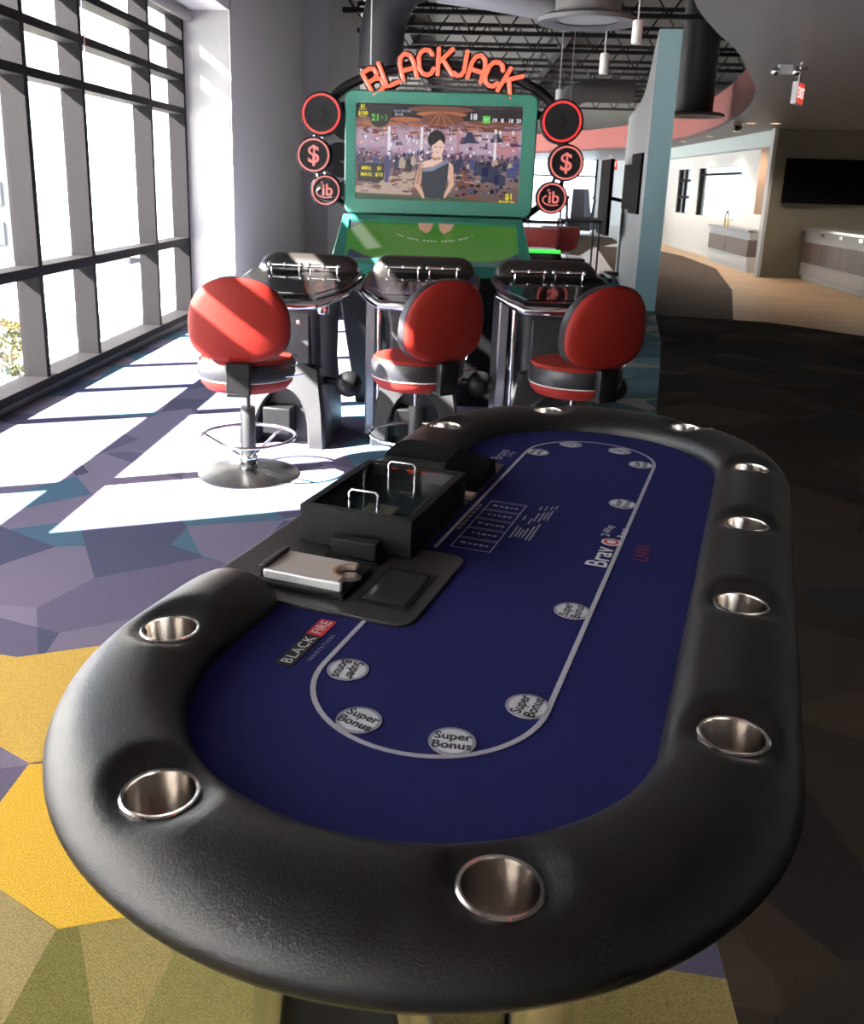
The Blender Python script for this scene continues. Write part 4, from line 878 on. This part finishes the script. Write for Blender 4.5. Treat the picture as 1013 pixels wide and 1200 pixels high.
def downlight(label, x, y, watts, z=ZS, r=.075):
    t = thing('downlight', label, 'downlight', (x,y,z), 0, 'warm recessed downlights')
    MB().lathe([(r+.025,0),(r+.025,-.008),(r,-.006)], n=24, cap=False).build('trim_ring', M_white, t); MB().lathe([(.0005,-.004),(r,-.004)], n=24, cap=False).build('lamp', emat('downlight_warm', (1,.55,.25), 4), t)
    ld = bpy.data.lights.new('downlight_lamp', 'SPOT'); ld.energy = watts; ld.spot_size = math.radians(130); ld.spot_blend = .6; ld.shadow_soft_size = .07; ld.color = (1,.86,.7)
    lo = bpy.data.objects.new('downlight_lamp', ld); C.objects.link(lo); lo.parent = t; lo.location = (0,0,-.03)
downlight('left of the two warm downlights in the soffit above the television', 4.62, 16.4, 80)
downlight('right of the two warm downlights in the soffit above the television', 5.0, 16.3, 80)
downlight('added warm downlight brightening the bar, off to the right', 6.0, 13.2, 110)  # extra lamp out of view, added to lift the bar area
downlight('added warm downlight brightening the far end of the bar', 7.2, 15.6, 150)  # another added lamp, lights the bar wall from outside the view
for k, y in enumerate((18.6, 20.6, 23, 25.5)): downlight('added warm downlight %s brightening the corridor' % ('nearest the bar wall','second from the bar wall','third from the bar wall','farthest from the bar wall')[k], 5.0, y, 220, r=.06)  # invented lamps tucked behind the header to whiten the corridor walls
# ducts
def duct(name, label, paths, m, flange=None):
    t = thing(name, label, 'duct', paths[0][0][0])
    for k, (P, r) in enumerate(paths): MB().tube([tuple(Vector(p)-t.location) for p in P], r, 24).build('pipe', m, t, smooth=True)
    if flange:
        c, r, h = flange; MB().lathe([(r*.62,.02),(r,.0),(r*1.0,.035),(r*.9,.06),(r*.6,.07)], tuple(Vector(c)-t.location), 40, False).build('flange', mat('duct_grey', (.14,.14,.145), .5), t, smooth=True)
        MB().lathe([(.0005,.03),(r*.62,.03)], tuple(Vector(c)-t.location), 40, False).build('grille', mat('duct_light', (.3,.3,.3), .6), t)
M_duct = mat('duct_dark', (.03,.031,.036), .55); M_duct2 = mat('duct_mid', (.14,.14,.145), .5)
duct('air_duct', 'big dark elbow air duct curving behind the left half of the lit sign', [([(-.98,10.5,2.65),(-.97,10.5,3.0),(-.92,10.5,3.25),(-.75,10.5,3.48),(-.5,10.5,3.58),(0,10.5,3.6),(.9,10.5,3.6)], .24)], M_duct)
duct('air_diffuser', 'round ceiling air diffuser with wide flange above the right speaker', [([(1.0,9.0,2.98),(1.0,9.0,4.9)], .29)], M_duct2, ((1.0,9.0,2.9),.44,0))
duct('air_duct', 'pale horizontal duct box end above the letter C', [([(-.35,9.5,3.3),(.1,9.5,3.25)], .17),([(.1,9.5,3.25),(.75,9.6,3.1)], [.17,.1])], mat('duct_pale', (.22,.22,.24), .5))
duct('air_duct', 'grey drop duct with flared foot in front of the red fascia', [([(2.0,21,2.75),(2.0,21,3.2),(2.1,21,3.35),(2.4,21,3.45),(3.4,21,3.45)], .22)], M_duct2, ((2.0,21,2.68),.42,0))
duct('air_duct', 'dark drop duct right of the teal column', [([(3.7,16.5,2.75),(3.7,16.5,4.8)], .3)], M_duct, ((3.7,16.5,2.68),.5,0))
# outside scenery seen through the leftmost pane
bd = thing('office_building', 'pale office building across the street outside the leftmost pane', 'building', (-33, 66, -4))
MB().box(-12,12,-9,9,0,7).build('walls', mat('building_pale', (.07,.07,.075), .8), bd)
for k in range(8):
    for z in (1.0, 3.4): MB().box(-10.6+k*2.7,-9.0+k*2.7,-9.08,-8.98,z,z+1.4).build('window', mat('building_glass', (.02,.025,.035), .5), bd)
for k in range(6): MB().box(11.98,12.08,-7.6+k*2.6,-6.0+k*2.6,3.4,4.8).build('window', mat('building_glass', (.02,.025,.035), .5), bd)
for k, (x, y, c, lab) in enumerate(((-13.4,26.2,(.12,.085,.008),'yellow flowering shrub outside, higher of the two'),(-12.4,24.5,(.04,.045,.01),'olive green shrub outside, lower of the two'))):
    t = thing('shrub', lab, 'shrub', (x,y,-4), 0, 'shrubs outside the window')
    m = MB(); random.seed(k+5)
    for j in range(260):
        a, b, r = random.uniform(0,2*PI), random.uniform(0,1), random.uniform(.5,.75)
        c0 = Vector((r*math.cos(a)*math.sin(b*PI), r*math.sin(a)*math.sin(b*PI), .65+.55*math.cos(b*PI))); d1 = Vector((random.gauss(0,1),random.gauss(0,1),random.gauss(0,1))).normalized()*.14; d2 = d1.orthogonal().normalized()*.05
        m.add([c0-d1, c0+d2, c0+d1, c0-d2], [(0,1,2,3)])
    m.build('foliage', mat('leaf%d' % k, c, .7), t); MB().tube([(0,0,0),(0,0,.7)], .05, 6).build('stem', mat('bark', (.1,.07,.05), .8), t)
